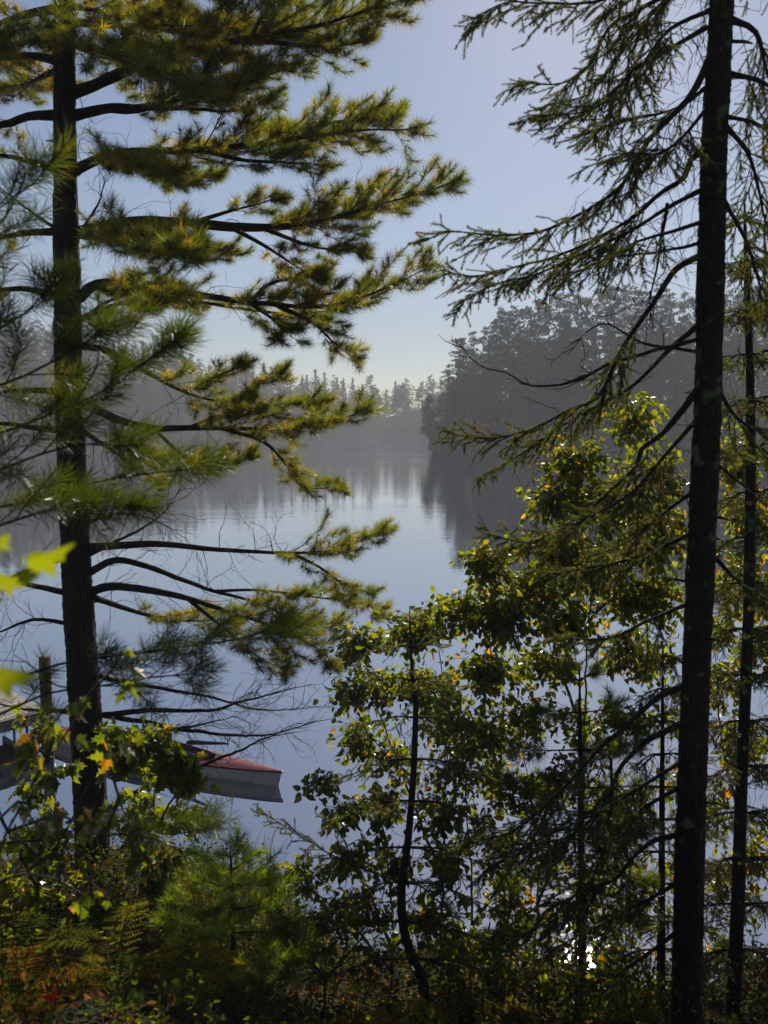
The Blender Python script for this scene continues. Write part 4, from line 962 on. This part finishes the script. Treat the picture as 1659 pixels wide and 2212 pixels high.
leaf_shrub('maple_sapling', 'green maple sapling with thin upright stem in front of the boat', 'tree',
    [[(332, 2010, 7.0), (328, 1850, 7.0), (336, 1700, 7.0), (330, 1590, 7.0), (322, 1500, 7.0)], [(330, 1800, 7.0), (390, 1700, 6.9), (430, 1660, 6.9)], [(330, 1850, 7.0), (270, 1750, 7.0), (230, 1650, 7.1)]],
    [(250, 1590, 6.9, 60, 36, 40), (300, 1630, 6.9, 60, 36, 44), (375, 1640, 6.9, 34, 30, 26), (330, 1600, 7.0, 60, 50, 40), (270, 1660, 7.0, 70, 50, 52), (370, 1680, 6.9, 60, 45, 46), (425, 1700, 6.9, 36, 30, 26), (300, 1750, 7.0, 80, 50, 56), (400, 1780, 6.9, 60, 50, 36), (290, 1800, 7.0, 50, 50, 30), (350, 1860, 6.9, 80, 50, 50), (310, 1890, 7.0, 60, 50, 36), (360, 1930, 6.9, 60, 40, 26)],
    'maple', .092, .05, dens=2.6)
leaf_shrub('maple_sapling', 'leafy maple sapling filling the lower left corner beside the dock', 'tree',
    [[(75, 2080, 6.4), (85, 1900, 6.4), (100, 1750, 6.4), (90, 1600, 6.4)], [(85, 1900, 6.4), (150, 1780, 6.3), (190, 1700, 6.3)], [(85, 1920, 6.4), (20, 1800, 6.4), (-20, 1700, 6.4)]],
    [(90, 1590, 6.4, 60, 50, 24), (120, 1680, 6.3, 60, 50, 30), (60, 1700, 6.4, 60, 50, 22), (110, 1780, 6.3, 60, 50, 34), (30, 1830, 6.4, 60, 60, 34), (110, 1870, 6.3, 90, 50, 46), (50, 1930, 6.4, 80, 50, 40), (130, 1960, 6.3, 70, 40, 30)],
    'maple', .092, .05, dens=2.4)
leaf_shrub('leafy_shrub', 'dense leafy bush under the birch, left of the big spruce trunk', 'shrub',
    [[(1150, 2190, 7.0), (1160, 1950, 7.0), (1150, 1750, 7.0), (1120, 1580, 7.0)], [(1160, 1950, 7.0), (1260, 1750, 7.0), (1330, 1600, 7.0)], [(1155, 2000, 7.0), (1060, 1850, 6.9), (1020, 1720, 6.9)]],
    [(1120, 1560, 7.0, 90, 60, 70), (1240, 1560, 7.0, 90, 60, 60), (1370, 1560, 7.0, 80, 60, 60), (1080, 1680, 6.9, 80, 60, 50), (1200, 1720, 7.0, 90, 60, 50), (1350, 1740, 7.0, 80, 70, 60), (1120, 1900, 6.9, 90, 60, 50), (1300, 1920, 7.0, 90, 70, 60), (1180, 2080, 6.9, 110, 50, 60), (1380, 2080, 6.9, 90, 60, 60)],
    'ovate', .072, .10, dens=4.6)
# near maple sprays, out of focus
leaf_shrub('maple_sapling', 'blurred near maple twig with pale yellow and brown leaves, lower left', 'tree',
    [[(-120, 2250, 3.0), (-60, 2000, 2.9), (20, 1800, 2.8), (100, 1640, 2.7), (180, 1530, 2.7)], [(20, 1800, 2.8), (120, 1760, 2.8), (230, 1790, 2.8)], [(-60, 1950, 2.9), (60, 1880, 2.8), (200, 1950, 2.8)]],
    [(130, 1590, 2.7, 80, 30, 10), (80, 1640, 2.7, 60, 30, 7), (290, 1480, 2.7, 60, 20, 4), (60, 1760, 2.8, 80, 30, 8), (180, 1790, 2.8, 70, 25, 6), (40, 1850, 2.8, 60, 30, 6), (200, 1960, 2.8, 70, 15, 4), (240, 1600, 2.7, 50, 30, 5)],
    'maple', .045, .22, r_px=4, dens=2.6)
NB = at(-260, 2212, 1.4); NB[2] = float(bank(NB[0], NB[1]))
NEARM = thing('maple_sapling', 'nearest maple twig with large blurred yellow green leaves at left edge', 'tree', tuple(NB))
g = Geo(); path = catmull([NB, at(-200, 1800, 1.25), at(-120, 1450, 1.1), at(-90, 1200, 1.05)], .05); tube(g, path, np.linspace(.008, .003, len(path)), 7); part('trunk', g, M_BIRCH, NEARM)
sg = Segs()
for (px, py, Y, dpx, dpy, L) in ((60, 1208, 1.05, 1, -.25, .062), (-15, 1246, 1.05, 1, .1, .055), (40, 1245, 1.02, 1, -.05, .03), (-45, 1445, 1.0, 1, .05, .085), (-20, 1180, 1.1, .8, -.5, .04)):
    b0 = at(px, py, Y); d = unit(A(dpx, rnd(-.3, .3), -dpy)); q = path[int(np.argmin(np.linalg.norm(path-b0, axis=1)))]
    sg.poly(list(catmull([q, (q+b0)/2+A(0, 0, .02), b0-d*L*.3], .03)), .0022, .001)
    Rm = basis(np.array([d]), np.array([math.pi/2+rnd(-.25, .25)]))[0]; Rm = np.array(Matrix.Rotation(rnd(.5, .9), 3, Vector(d)))@Rm
    o = bpy.data.objects.new('leaf', leaf_mesh('maple', 8)); COL.objects.link(o); o.parent = NEARM; M_ = Matrix.Identity(4)
    for r in range(3):
        for c in range(3): M_[r][c] = float(Rm[r, c])*L
        M_[r][3] = float(b0[r]-NB[r])
    o.matrix_basis = M_
g = Geo(); sg.emit(g); part('twigs', g, M_TWIG, NEARM, 'stuff')
leaf_shrub('leafy_shrub', 'airy bush of small leaves before the water right of the young spruce', 'shrub',
    [[(1010, 2190, 6.4), (1020, 1980, 6.4), (1010, 1800, 6.4), (1000, 1620, 6.4)], [(1020, 2000, 6.4), (1130, 1830, 6.3), (1200, 1700, 6.3)], [(1020, 2050, 6.4), (1180, 1950, 6.2), (1330, 1850, 6.2)]],
    [(990, 1560, 6.4, 90, 70, 80), (1090, 1600, 6.4, 90, 70, 70), (980, 1690, 6.4, 80, 60, 60), (1120, 1720, 6.3, 90, 60, 60), (1240, 1680, 6.3, 90, 60, 60), (1040, 1820, 6.3, 90, 60, 60), (1190, 1840, 6.2, 100, 60, 70), (1330, 1830, 6.2, 90, 60, 60), (1080, 1960, 6.2, 100, 60, 60), (1240, 1990, 6.2, 110, 60, 70), (1380, 1980, 6.2, 80, 60, 50), (1120, 2110, 6.1, 120, 50, 60), (1320, 2130, 6.1, 120, 50, 60)],
    'ovate', .06, .12, dens=4.2)
leaf_shrub('leafy_shrub', 'low leafy bush at the bottom centre between ferns and young spruce', 'shrub',
    [[(700, 2200, 5.7), (705, 2080, 5.7), (690, 1990, 5.7)], [(705, 2120, 5.7), (780, 2030, 5.7), (820, 1960, 5.7)], [(705, 2120, 5.7), (630, 2030, 5.7), (590, 1980, 5.7)]],
    [(690, 1990, 5.7, 70, 40, 60), (600, 2000, 5.7, 60, 40, 50), (800, 1980, 5.7, 80, 50, 60), (700, 2070, 5.6, 110, 40, 70), (850, 2080, 5.6, 90, 50, 60), (600, 2090, 5.6, 70, 40, 40)],
    'ovate', .055, .1, dens=2.0)
# ------------------------------------------------------------------ rowing boat
M_HULL = plain('cream_hull', (.9, .87, .77), .4, noise=(3, .06, (1, 1, 1)), coat=.2)
M_RED = plain('red_deck', (.11, .006, .02), .5, spec=.2, noise=(6, .12, (1, 1, 1)))
M_NAVY = plain('navy_cockpit', (.018, .022, .04), .5)
M_TRIM = plain('white_trim', (.7, .68, .62), .4)
M_METAL = plain('dark_metal', (.03, .045, .06), .35, .6)
M_ALU = plain('aluminium', (.55, .57, .6), .3, .9)
bow = at_z(608, 1668, .21); qn = at_z(215, 1608, .22)
ax = bow-qn; ax[2] = 0; ax = unit(ax); lat = A(-ax[1], ax[0], 0)         # lat: away from the camera
if lat[1] < 0: lat = -lat
bow = bow-lat*0; LEN = 4.3; HB = .28
axis_bow = bow.copy(); axis_bow[2] = 0
# the near rail bows outward, so the centre line is turned a little away from the near rail
ang = math.radians(4.5); ax = ax*math.cos(ang)-lat*math.sin(ang)*1.0; ax = unit(ax); lat = unit(A(-ax[1], ax[0], 0)); lat = lat if lat[1] > 0 else -lat
stern = axis_bow-ax*LEN
def hb(s): return HB*(np.sin(np.pi*np.clip(.10+.90*(1-s)*1.0, 0, 1))**.75 if s > .5 else (math.sin(math.pi*(.10+.80*s))**.75))
def half(s):
    if s >= 1: return .012
    return max(.012, HB*(1-((s-.46)/.54)**2)**.85 if s > .46 else HB*(1-.75*((.46-s)/.46)**2.2))
def sheer(s): return .205+.02*(abs(s-.5)*2)**2
def bp_(s, l, z): return stern+ax*(LEN*s)+lat*l+Z*z
BOAT = thing('rowing_boat', 'slender rowing boat with red deck and cream hull floating by the dock', 'boat', tuple(stern+ax*LEN*.5))
ST = np.concatenate([np.linspace(0, .9, 22), np.linspace(.925, 1, 7)])
def strip(g, rows, mi=0, sm=True, close=False):
    V = np.array(rows); k, n, _ = V.shape; i = (np.arange(k-1)[:, None]*n+np.arange(n-1)[None]).ravel()
    g.add(V.reshape(-1, 3), np.concatenate([np.stack([i, i+1, i+n+1], 1), np.stack([i, i+n+1, i+n], 1)]), (1, 1, 1), mi, sm)
g = Geo(); rows = []
for s in ST:
    b_ = half(s); sh = sheer(s); r = []; rk = -.012*max(0, (s-.9)/.1)
    for (fl, z) in ((1, sh), (.97, sh-.06), (.9, .06), (.74, -.03), (.4, -.09), (0, -.11)): r.append(bp_(s+rk*(1-max(z, -.1)/sh)*1.1, -b_*fl, z))
    for (fl, z) in ((.4, -.09), (.74, -.03), (.9, .06), (.97, sh-.06), (1, sh)): r.append(bp_(s+rk*(1-max(z, -.1)/sh)*1.1, b_*fl, z))
    rows.append(r)
strip(g, rows)
g.add(rows[0], [(0, k, k+1) for k in range(1, 10)]); part('hull', g, M_HULL, BOAT)
CO = (.22, .74)
def cock(s):
    if s <= CO[0] or s >= CO[1]: return 0.0
    u = (s-CO[0])/(CO[1]-CO[0]); return .235*min(1, (u/.12)**.5)*min(1, ((1-u)/.55)**.8)
g = Geo(); sdense = np.unique(np.concatenate([ST, np.linspace(CO[0], CO[1], 25)]))
for sd_ in (-1, 1):
    rows = []
    for s in sdense:
        b_ = half(s)+.012; c_ = min(cock(s), b_-.03); sh = sheer(s)+.004; r = []
        for k in range(5):
            u = k/4; l = b_+(c_-b_)*u; r.append(bp_(s, sd_*l, sh+.03*(1-(l/(b_+1e-6))**2)*min(1, b_/.15)))
        rows.append(r)
    strip(g, rows)
    strip(g, [[bp_(s, sd_*(half(s)+.012), sheer(s)+.004), bp_(s, sd_*(half(s)+.014), sheer(s)-.022)] for s in sdense])
deck = part('deck', g, M_RED, BOAT)
g = Geo()
for sd_ in (-1, 1):
    tube(g, [bp_(s, sd_*(half(s)+.012), sheer(s)-.028) for s in ST], .007, 6)
part('rub_rail', g, M_TRIM, BOAT)
g = Geo(); sc_ = np.linspace(CO[0]+.001, CO[1]-.001, 26)
for sd_ in (-1, 1):
    strip(g, [[bp_(s, sd_*max(.004, cock(s)), sheer(s)+.085), bp_(s, sd_*max(.003, cock(s)*.98), sheer(s)-.02), bp_(s, sd_*max(.002, cock(s)*.8), -.02), bp_(s, 0, -.03)] for s in sc_])
part('cockpit', g, M_NAVY, BOAT)
g = Geo()
for sd_ in (-1, 1): tube(g, [bp_(s, sd_*max(.004, cock(s)), sheer(s)+.088) for s in sc_], .009, 6)
part('coaming', g, M_RED, BOAT)
g = Geo(); box(g, bp_(.44, 0, .17), (ax, lat, Z), (.16, .13, .012)); box(g, bp_(.44, 0, .12), (ax, lat, Z), (.03, .1, .04)); part('seat', g, M_NAVY, BOAT)
tips = []
o_tip = at_z(492, 1606, .36); 
for sd_ in (1, -1):
    st_p = bp_(.585, sd_*.20, .22)
    if sd_ == 1: tip = o_tip
    else:
        v = o_tip-bp_(.585, .20, .22); tip = st_p+ax*np.dot(v, ax)-lat*np.dot(v, lat)+Z*v[2]
    el = st_p+Z*.07+(tip-st_p)*.06
    g = Geo(); tube(g, catmull([st_p-Z*.06, st_p+Z*.02, el, el+(tip-el)*.5, tip], .05), [.045]*2+[.028]*0+list(np.linspace(.042, .017, len(catmull([st_p-Z*.06, st_p+Z*.02, el, el+(tip-el)*.5, tip], .05))-2)), 8)
    arm = part('rigger_arm', g, M_METAL, BOAT)
    g = Geo(); lx = unit(ax); tube(g, [tip-Z*.03, tip+Z*.05], .012, 8)
    tube(g, catmull([tip+Z*.16-lx*.035, tip+Z*.06-lx*.035, tip+Z*.05, tip+Z*.06+lx*.035, tip+Z*.16+lx*.035], .02), .006, 6)
    tube(g, [tip+Z*.155-lx*.037, tip+Z*.155+lx*.037], .004, 6); part('oarlock', g, M_METAL, arm)
g = Geo(); tube(g, catmull([bp_(.80, -.02, .30), bp_(.80, -.02, .315), bp_(.80, .03, .315), bp_(.80, .03, .30)], .01), .006, 6); tube(g, [bp_(.80, 0, .26), bp_(.80, 0, .31)], .009, 8); part('deck_cleat', g, M_ALU, BOAT)
g = Geo(); tube(g, [bp_(1.0, 0, .195), bp_(1.004, 0, .225)], .016, 8); part('bow_cap', g, M_TRIM, BOAT)

# ------------------------------------------------------------------ dock at the left
M_DECKW = plain('weathered_wood', (.30, .27, .23), .85, spec=.2, noise=(9, .35, (1, .12, 1)))
M_POST = plain('old_post', (.09, .078, .065), .9, spec=.2, noise=(12, .4, (1, 1, .15)))
M_PIPE = plain('dock_pipe', (.14, .14, .14), .5, .5)
dc = at_z(96, 1533, .55)                       # near right corner of the deck
da = unit(A(-.80, -.60, 0)); db = unit(A(-.60, .80, 0))   # along the near edge to the left; away from the camera
dn = at_z(0, 1556, .55); da = unit(dn-dc); db = unit(A(da[1], -da[0], 0)); db = db if db[1] > 0 else -db
DOCK = thing('dock', 'weathered grey plank dock on thin pipe legs at the left edge', 'dock', (dc[0], dc[1], 0.0))
DL, DW = 5.0, 1.8
for k in range(int(DW/.15)):
    g = Geo(); box(g, dc+da*DL/2+db*(.07+.15*k)-Z*.02+Z*rnd(-.003, .003), (da, db, Z), (DL/2+rnd(-.01, .01), .068, .019)); part('plank', g, M_DECKW, DOCK)
g = Geo(); box(g, dc+da*DL/2-db*.022-Z*.10, (da, db, Z), (DL/2, .02, .09)); part('fascia_board', g, M_DECKW, DOCK)
g = Geo(); box(g, dc-da*.022+db*DW/2-Z*.10, (da, db, Z), (.02, DW/2, .09)); part('fascia_board', g, M_DECKW, DOCK)
for k in range(4):
    g = Geo(); box(g, dc+da*(.6+1.2*k)+db*DW/2-Z*.11, (da, db, Z), (.025, DW/2-.01, .07)); part('joist', g, M_DECKW, DOCK)
for (u, v, top, r) in ((.25, .1, .5, .022), (.45, .1, .5, .018), (.32, 1.6, 1.15, .022), (.6, 1.65, 1.15, .022), (.95, .1, .5, .022), (2.2, .1, .5, .022), (3.6, .1, .5, .022)):
    p = dc+da*u+db*v; g = Geo(); tube(g, [A(p[0], p[1], -2), A(p[0], p[1], top)], r, 10); part('pipe_leg', g, M_PIPE, DOCK)
p = at_z(105, 1640, 0.0); g = Geo(); tube(g, [A(p[0], p[1], z) for z in np.linspace(-2, 1.6, 14)], .085, 14, rough=.06)
solo('mooring_post', g, M_POST, 'thick dark mooring post standing beside the dock corner', 'post', off=(p[0], p[1], 0))

# ------------------------------------------------------------------ log in the shallows and mound
pa, pb = at_z(985, 2036, .03), at_z(1120, 2022, .05)
g = Geo(); path = catmull([pa, (pa+pb)/2+A(0, .03, .02), pb], .08); tube(g, path, np.linspace(.07, .05, len(path)), 12, rough=.12)
tube(g, [path[len(path)//2], path[len(path)//2]+A(.03, 0, .14)], [.015, .006], 6)
solo('log', g, M_SBARK, 'brown waterlogged log lying in the shallow water, lower centre', 'log', off=tuple(pa))

# ------------------------------------------------------------------ grasses at the water edge
M_GRASS = foliage_mat('grass', .5, .05, .4, (1.4, 1.3, .6))
def grass_clump(label, heads, bx, by, Y, nb, tint=A(.09, .11, .02)):
    b0 = at(bx, by, Y); b0[2] = float(bank(b0[0], Y))-.05
    root = thing('reed_grass', label, 'grass', tuple(b0), 'grass clumps at the water edge')
    for (hx, hy) in heads:
        tip = at(hx, hy, Y+rnd(-.1, .1)); s0 = b0+RNG.normal(0, .05, 3)*A(1, 1, 0); mid = (s0+tip)/2+A(rnd(-.03, .03), 0, .05)
        path = catmull([s0, mid, tip], .08); g = Geo(); tube(g, path, np.linspace(.0035, .0014, len(path)), 5, A(.16, .13, .05))
        st = part('stalk', g, M_GRASS, root); g = Geo(); d = unit(tip-path[-3]); V = []; 
        for q in range(60):
            u = q/60; p = tip-d*.22*(1-u); dd = unit(d*.9+RNG.normal(0, .35, 3)); l = .035*(1.1-u)*rnd(.6, 1.2); w = unit(np.cross(dd, RNG.normal(0, 1, 3)))*.003
            n0 = g.n; g.add([p, p+dd*l*.6+w, p+dd*l*.6-w, p+dd*l], [(0, 1, 2), (1, 3, 2)], A(.22, .13, .07)*rnd(.7, 1.3))
        part('seed_head', g, M_GRASS, st)
    g = Geo()
    for q in range(nb):
        s0 = b0+RNG.normal(0, .12, 3)*A(1, 1, 0); d = unit(A(rnd(-.5, .5), rnd(-.4, .4), 1)); l = rnd(.35, .8); pts = [s0]; m_ = 7
        for w in range(m_): d = unit(d+A(d[0], d[1], -.12)*.22); pts.append(pts[-1]+d*l/m_)
        sd_ = unit(np.cross(d, RNG.normal(0, 1, 3)))*.004; rows = [[p+sd_*(1-k/m_)**.6, p-sd_*(1-k/m_)**.6] for k, p in enumerate(pts)]
        V = np.array(rows).reshape(-1, 3); i = np.arange(m_)*2; g.add(V, np.concatenate([np.stack([i, i+1, i+3], 1), np.stack([i, i+3, i+2], 1)]), tint*rnd(.6, 1.3))
    part('blades', g, M_GRASS, root, 'stuff')
grass_clump('tall grass with two slim seed heads reaching toward the boat', [(466, 1752), (505, 1700)], 470, 1920, 8.2, 26)
grass_clump('tall grass with reddish seed heads above the pine seedling', [(517, 1770), (528, 1795), (535, 1800)], 520, 1935, 8.3, 34)
grass_clump('grass with leaning seed heads right of the pine seedling', [(572, 1800), (592, 1795), (610, 1770)], 560, 1950, 8.2, 34)
for k, (px, py, Y) in enumerate(((640, 2000, 7.6), (720, 2060, 7.2), (400, 1960, 8.6), (250, 1990, 8.5), (900, 2090, 6.8), (1060, 2110, 6.7), (1180, 2160, 6.7), (1340, 2190, 6.6))):
    grass_clump(['grass tuft on the bank right of the pine seedling', 'grass tuft under the leafy bush at lower centre', 'grass tuft between the maple sapling and the water', 'grass tuft at the foot of the tall white pine', 'grass tuft near the young spruce stem', 'grass tuft on the shore beside the log', 'grass tuft on the shore right of the log', 'grass tuft on the shore left of the spruce trunk'][k], [], px, py, Y, 40)

# ------------------------------------------------------------------ ferns
def frond_mesh(tint, seed, n=15):
    R = np.random.default_rng(seed); g = Geo(); m_ = 22; u = np.linspace(0, 1, m_); L = 1.0
    rp = np.stack([np.zeros(m_)+.04*np.sin(u*3+seed), -u*L*.93, .42*np.sin(u*2.2)*.75-.12*u*u], 1)
    tube(g, rp, np.linspace(.008, .002, m_), 4, A(.12, .08, .03))
    for k in range(n):
        uu = .16+.82*(k/n); p = A(*[np.interp(uu, u, rp[:, c]) for c in range(3)]); ln = .30*math.sin(math.pi*min(1, (.25+.75*(1-uu))))**.8*(1.06-uu)**.35
        for s in (-1, 1):
            d = unit(A(s, -.32+R.normal(0, .06), -.12+R.normal(0, .12))); fw = unit(np.cross(d, A(0, 0, 1))); q_n = 7
            tip = p+d*ln; c_ = tint*R.uniform(.75, 1.25)
            g.add([p+fw*.004, p-fw*.004, tip], [(0, 1, 2)], c_)
            for q in range(q_n):
                v = (q+.5)/q_n; pp = p+d*ln*v; w = .045*(1-v)**.7+.008
                for e in (-1, 1):
                    o_ = unit(fw*e+d*.45+A(0, 0, R.normal(0, .12))); g.add([pp-d*ln*.055, pp+d*ln*.06, pp+o_*w], [(0, 1, 2)], c_)
    return g.mesh('frond', M_FERN)
FT_G = [frond_mesh(A(.14, .17, .018), 700+k) for k in range(3)]; FT_Y = [frond_mesh(A(.30, .26, .022), 710+k) for k in range(3)]; FT_O = [frond_mesh(A(.34, .17, .025), 720+k) for k in range(3)]
def fern(label, px, py, Y, size, n, tm, az=None):
    p = at(px, py, Y); z = float(bank(p[0], Y)); root = thing('fern', label, 'fern', (p[0], Y, z-.02), 'ferns on the bank')
    for k in range(n):
        o = bpy.data.objects.new('frond', random.choice(tm)); COL.objects.link(o); o.parent = root
        a = (k/n*6.28+rnd(-.3, .3)) if az is None else math.radians(az[k % len(az)]+rnd(-12, 12))
        o.rotation_euler = (rnd(-.1, .45), rnd(-.35, .35), a); s = size*rnd(.55, 1.15); o.scale = (s, s, s)
    return root
fern('large yellow green fern arching across the lower left', 270, 2060, 5.2, .95, 7, FT_Y, [70, 100, 60, 120, 200, -70, 20])
fern('second yellow green fern right behind the large one', 400, 2070, 5.5, .8, 8, FT_G)
fern('bright green fern under the maple sapling', 170, 2060, 5.7, .6, 8, FT_G)
fern('green fern below the pine seedling', 470, 2120, 5.4, .75, 8, FT_G)
fern('rusty orange fern in the bottom left corner', 40, 2165, 4.8, .5, 8, FT_O)
fern('yellow green fern at the left edge above the rusty fern', 60, 2110, 5.2, .7, 9, FT_G)
fern('small orange fern left of the yellow fern', 150, 2190, 4.7, .45, 7, FT_Y)
fern('orange fern at bottom centre left of the young spruce', 740, 2170, 5.1, .5, 8, FT_O)
fern('yellow fern at the bottom centre edge', 760, 2210, 4.9, .65, 9, FT_Y)
fern('golden fern under the leafy bush', 610, 2190, 4.9, .5, 7, FT_Y)
fern('green fern at the very bottom left', 330, 2200, 4.8, .5, 7, FT_G)
fern('yellow fern right of the young spruce stem', 1010, 2190, 5.3, .5, 7, FT_Y)
fern('green fern left of the big spruce trunk', 1330, 2200, 5.6, .5, 7, FT_G)
fern('green fern at the foot of the pine seedling', 560, 2090, 5.9, .55, 7, FT_G)
fern('green fern at the right bottom corner', 1600, 2200, 5.6, .5, 6, FT_G)

# ------------------------------------------------------------------ undergrowth and fallen leaves
def on_bank(n, x0, x1, y0, y1, shore_pad=.1):
    P = np.stack([RNG.uniform(x0, x1, n*2), RNG.uniform(y0, y1, n*2)], 1); P = P[P[:, 1] < shore(P[:, 0])-shore_pad][:n]
    return np.concatenate([P, bank(P[:, 0], P[:, 1])[:, None]], 1)
P = on_bank(8000, -5, 5, 2.5, 9.6); g = Geo()
tint = np.array([A(.20, .09, .03), A(.26, .14, .04), A(.12, .07, .035), A(.30, .17, .03), A(.16, .06, .03), A(.24, .19, .09)])[RNG.integers(0, 6, len(P))]*RNG.uniform(.6, 1.2, (len(P), 1))
D = RNG.normal(0, 1, (len(P), 3))*A(1, 1, .35); scatter(g, LEAF_S, P+A(0, 0, .015), D, RNG.uniform(.04, .09, len(P)), tint, roll=RNG.normal(0, .5, len(P)))
solo('leaf_litter', g, M_LITTER, 'brown and orange fallen leaves covering the bank', 'leaf litter', 'stuff')
P = on_bank(2100, -5, 5, 3.6, 9.6, -.15); g = Geo(); PP = []; DD = []; SS = []; CC = []; sg = Segs()
for p in P:
    h = rnd(.1, .45); c0 = random.choice([A(.05, .085, .014), A(.06, .10, .016), A(.045, .07, .014), A(.12, .13, .02)])
    top = p+A(rnd(-.1, .1), rnd(-.1, .1), h); sg.poly([p, top], .003, .0015)
    for q in range(random.randrange(5, 11)):
        u = rnd(.3, 1); d = unit(A(*RNG.normal(0, 1, 2), rnd(-.3, .5))); PP.append(p+(top-p)*u+d*.03); DD.append(d); SS.append(rnd(.025, .055)); CC.append(c0*rnd(.6, 1.35))
scatter(g, LEAF_S, PP, DD, SS, CC); sg.emit(g, (.06, .045, .02)); solo('undergrowth', g, M_FERN, 'low green leafy undergrowth covering the shaded bank', 'undergrowth', 'stuff')
g = Geo(); v, t_ = MAPLE[1]; p = at(115, 2204, 4.55); p[2] = float(bank(p[0], p[1]))+.05
g.add(v*.09, t_, A(.45, .012, .012)); o = solo('fallen_leaf', g, M_LEAF, 'single bright red fallen leaf at the bottom left edge', 'leaf', off=(0, 0, 0)); o.location = tuple(p); o.rotation_euler = (-.9, .2, .5)
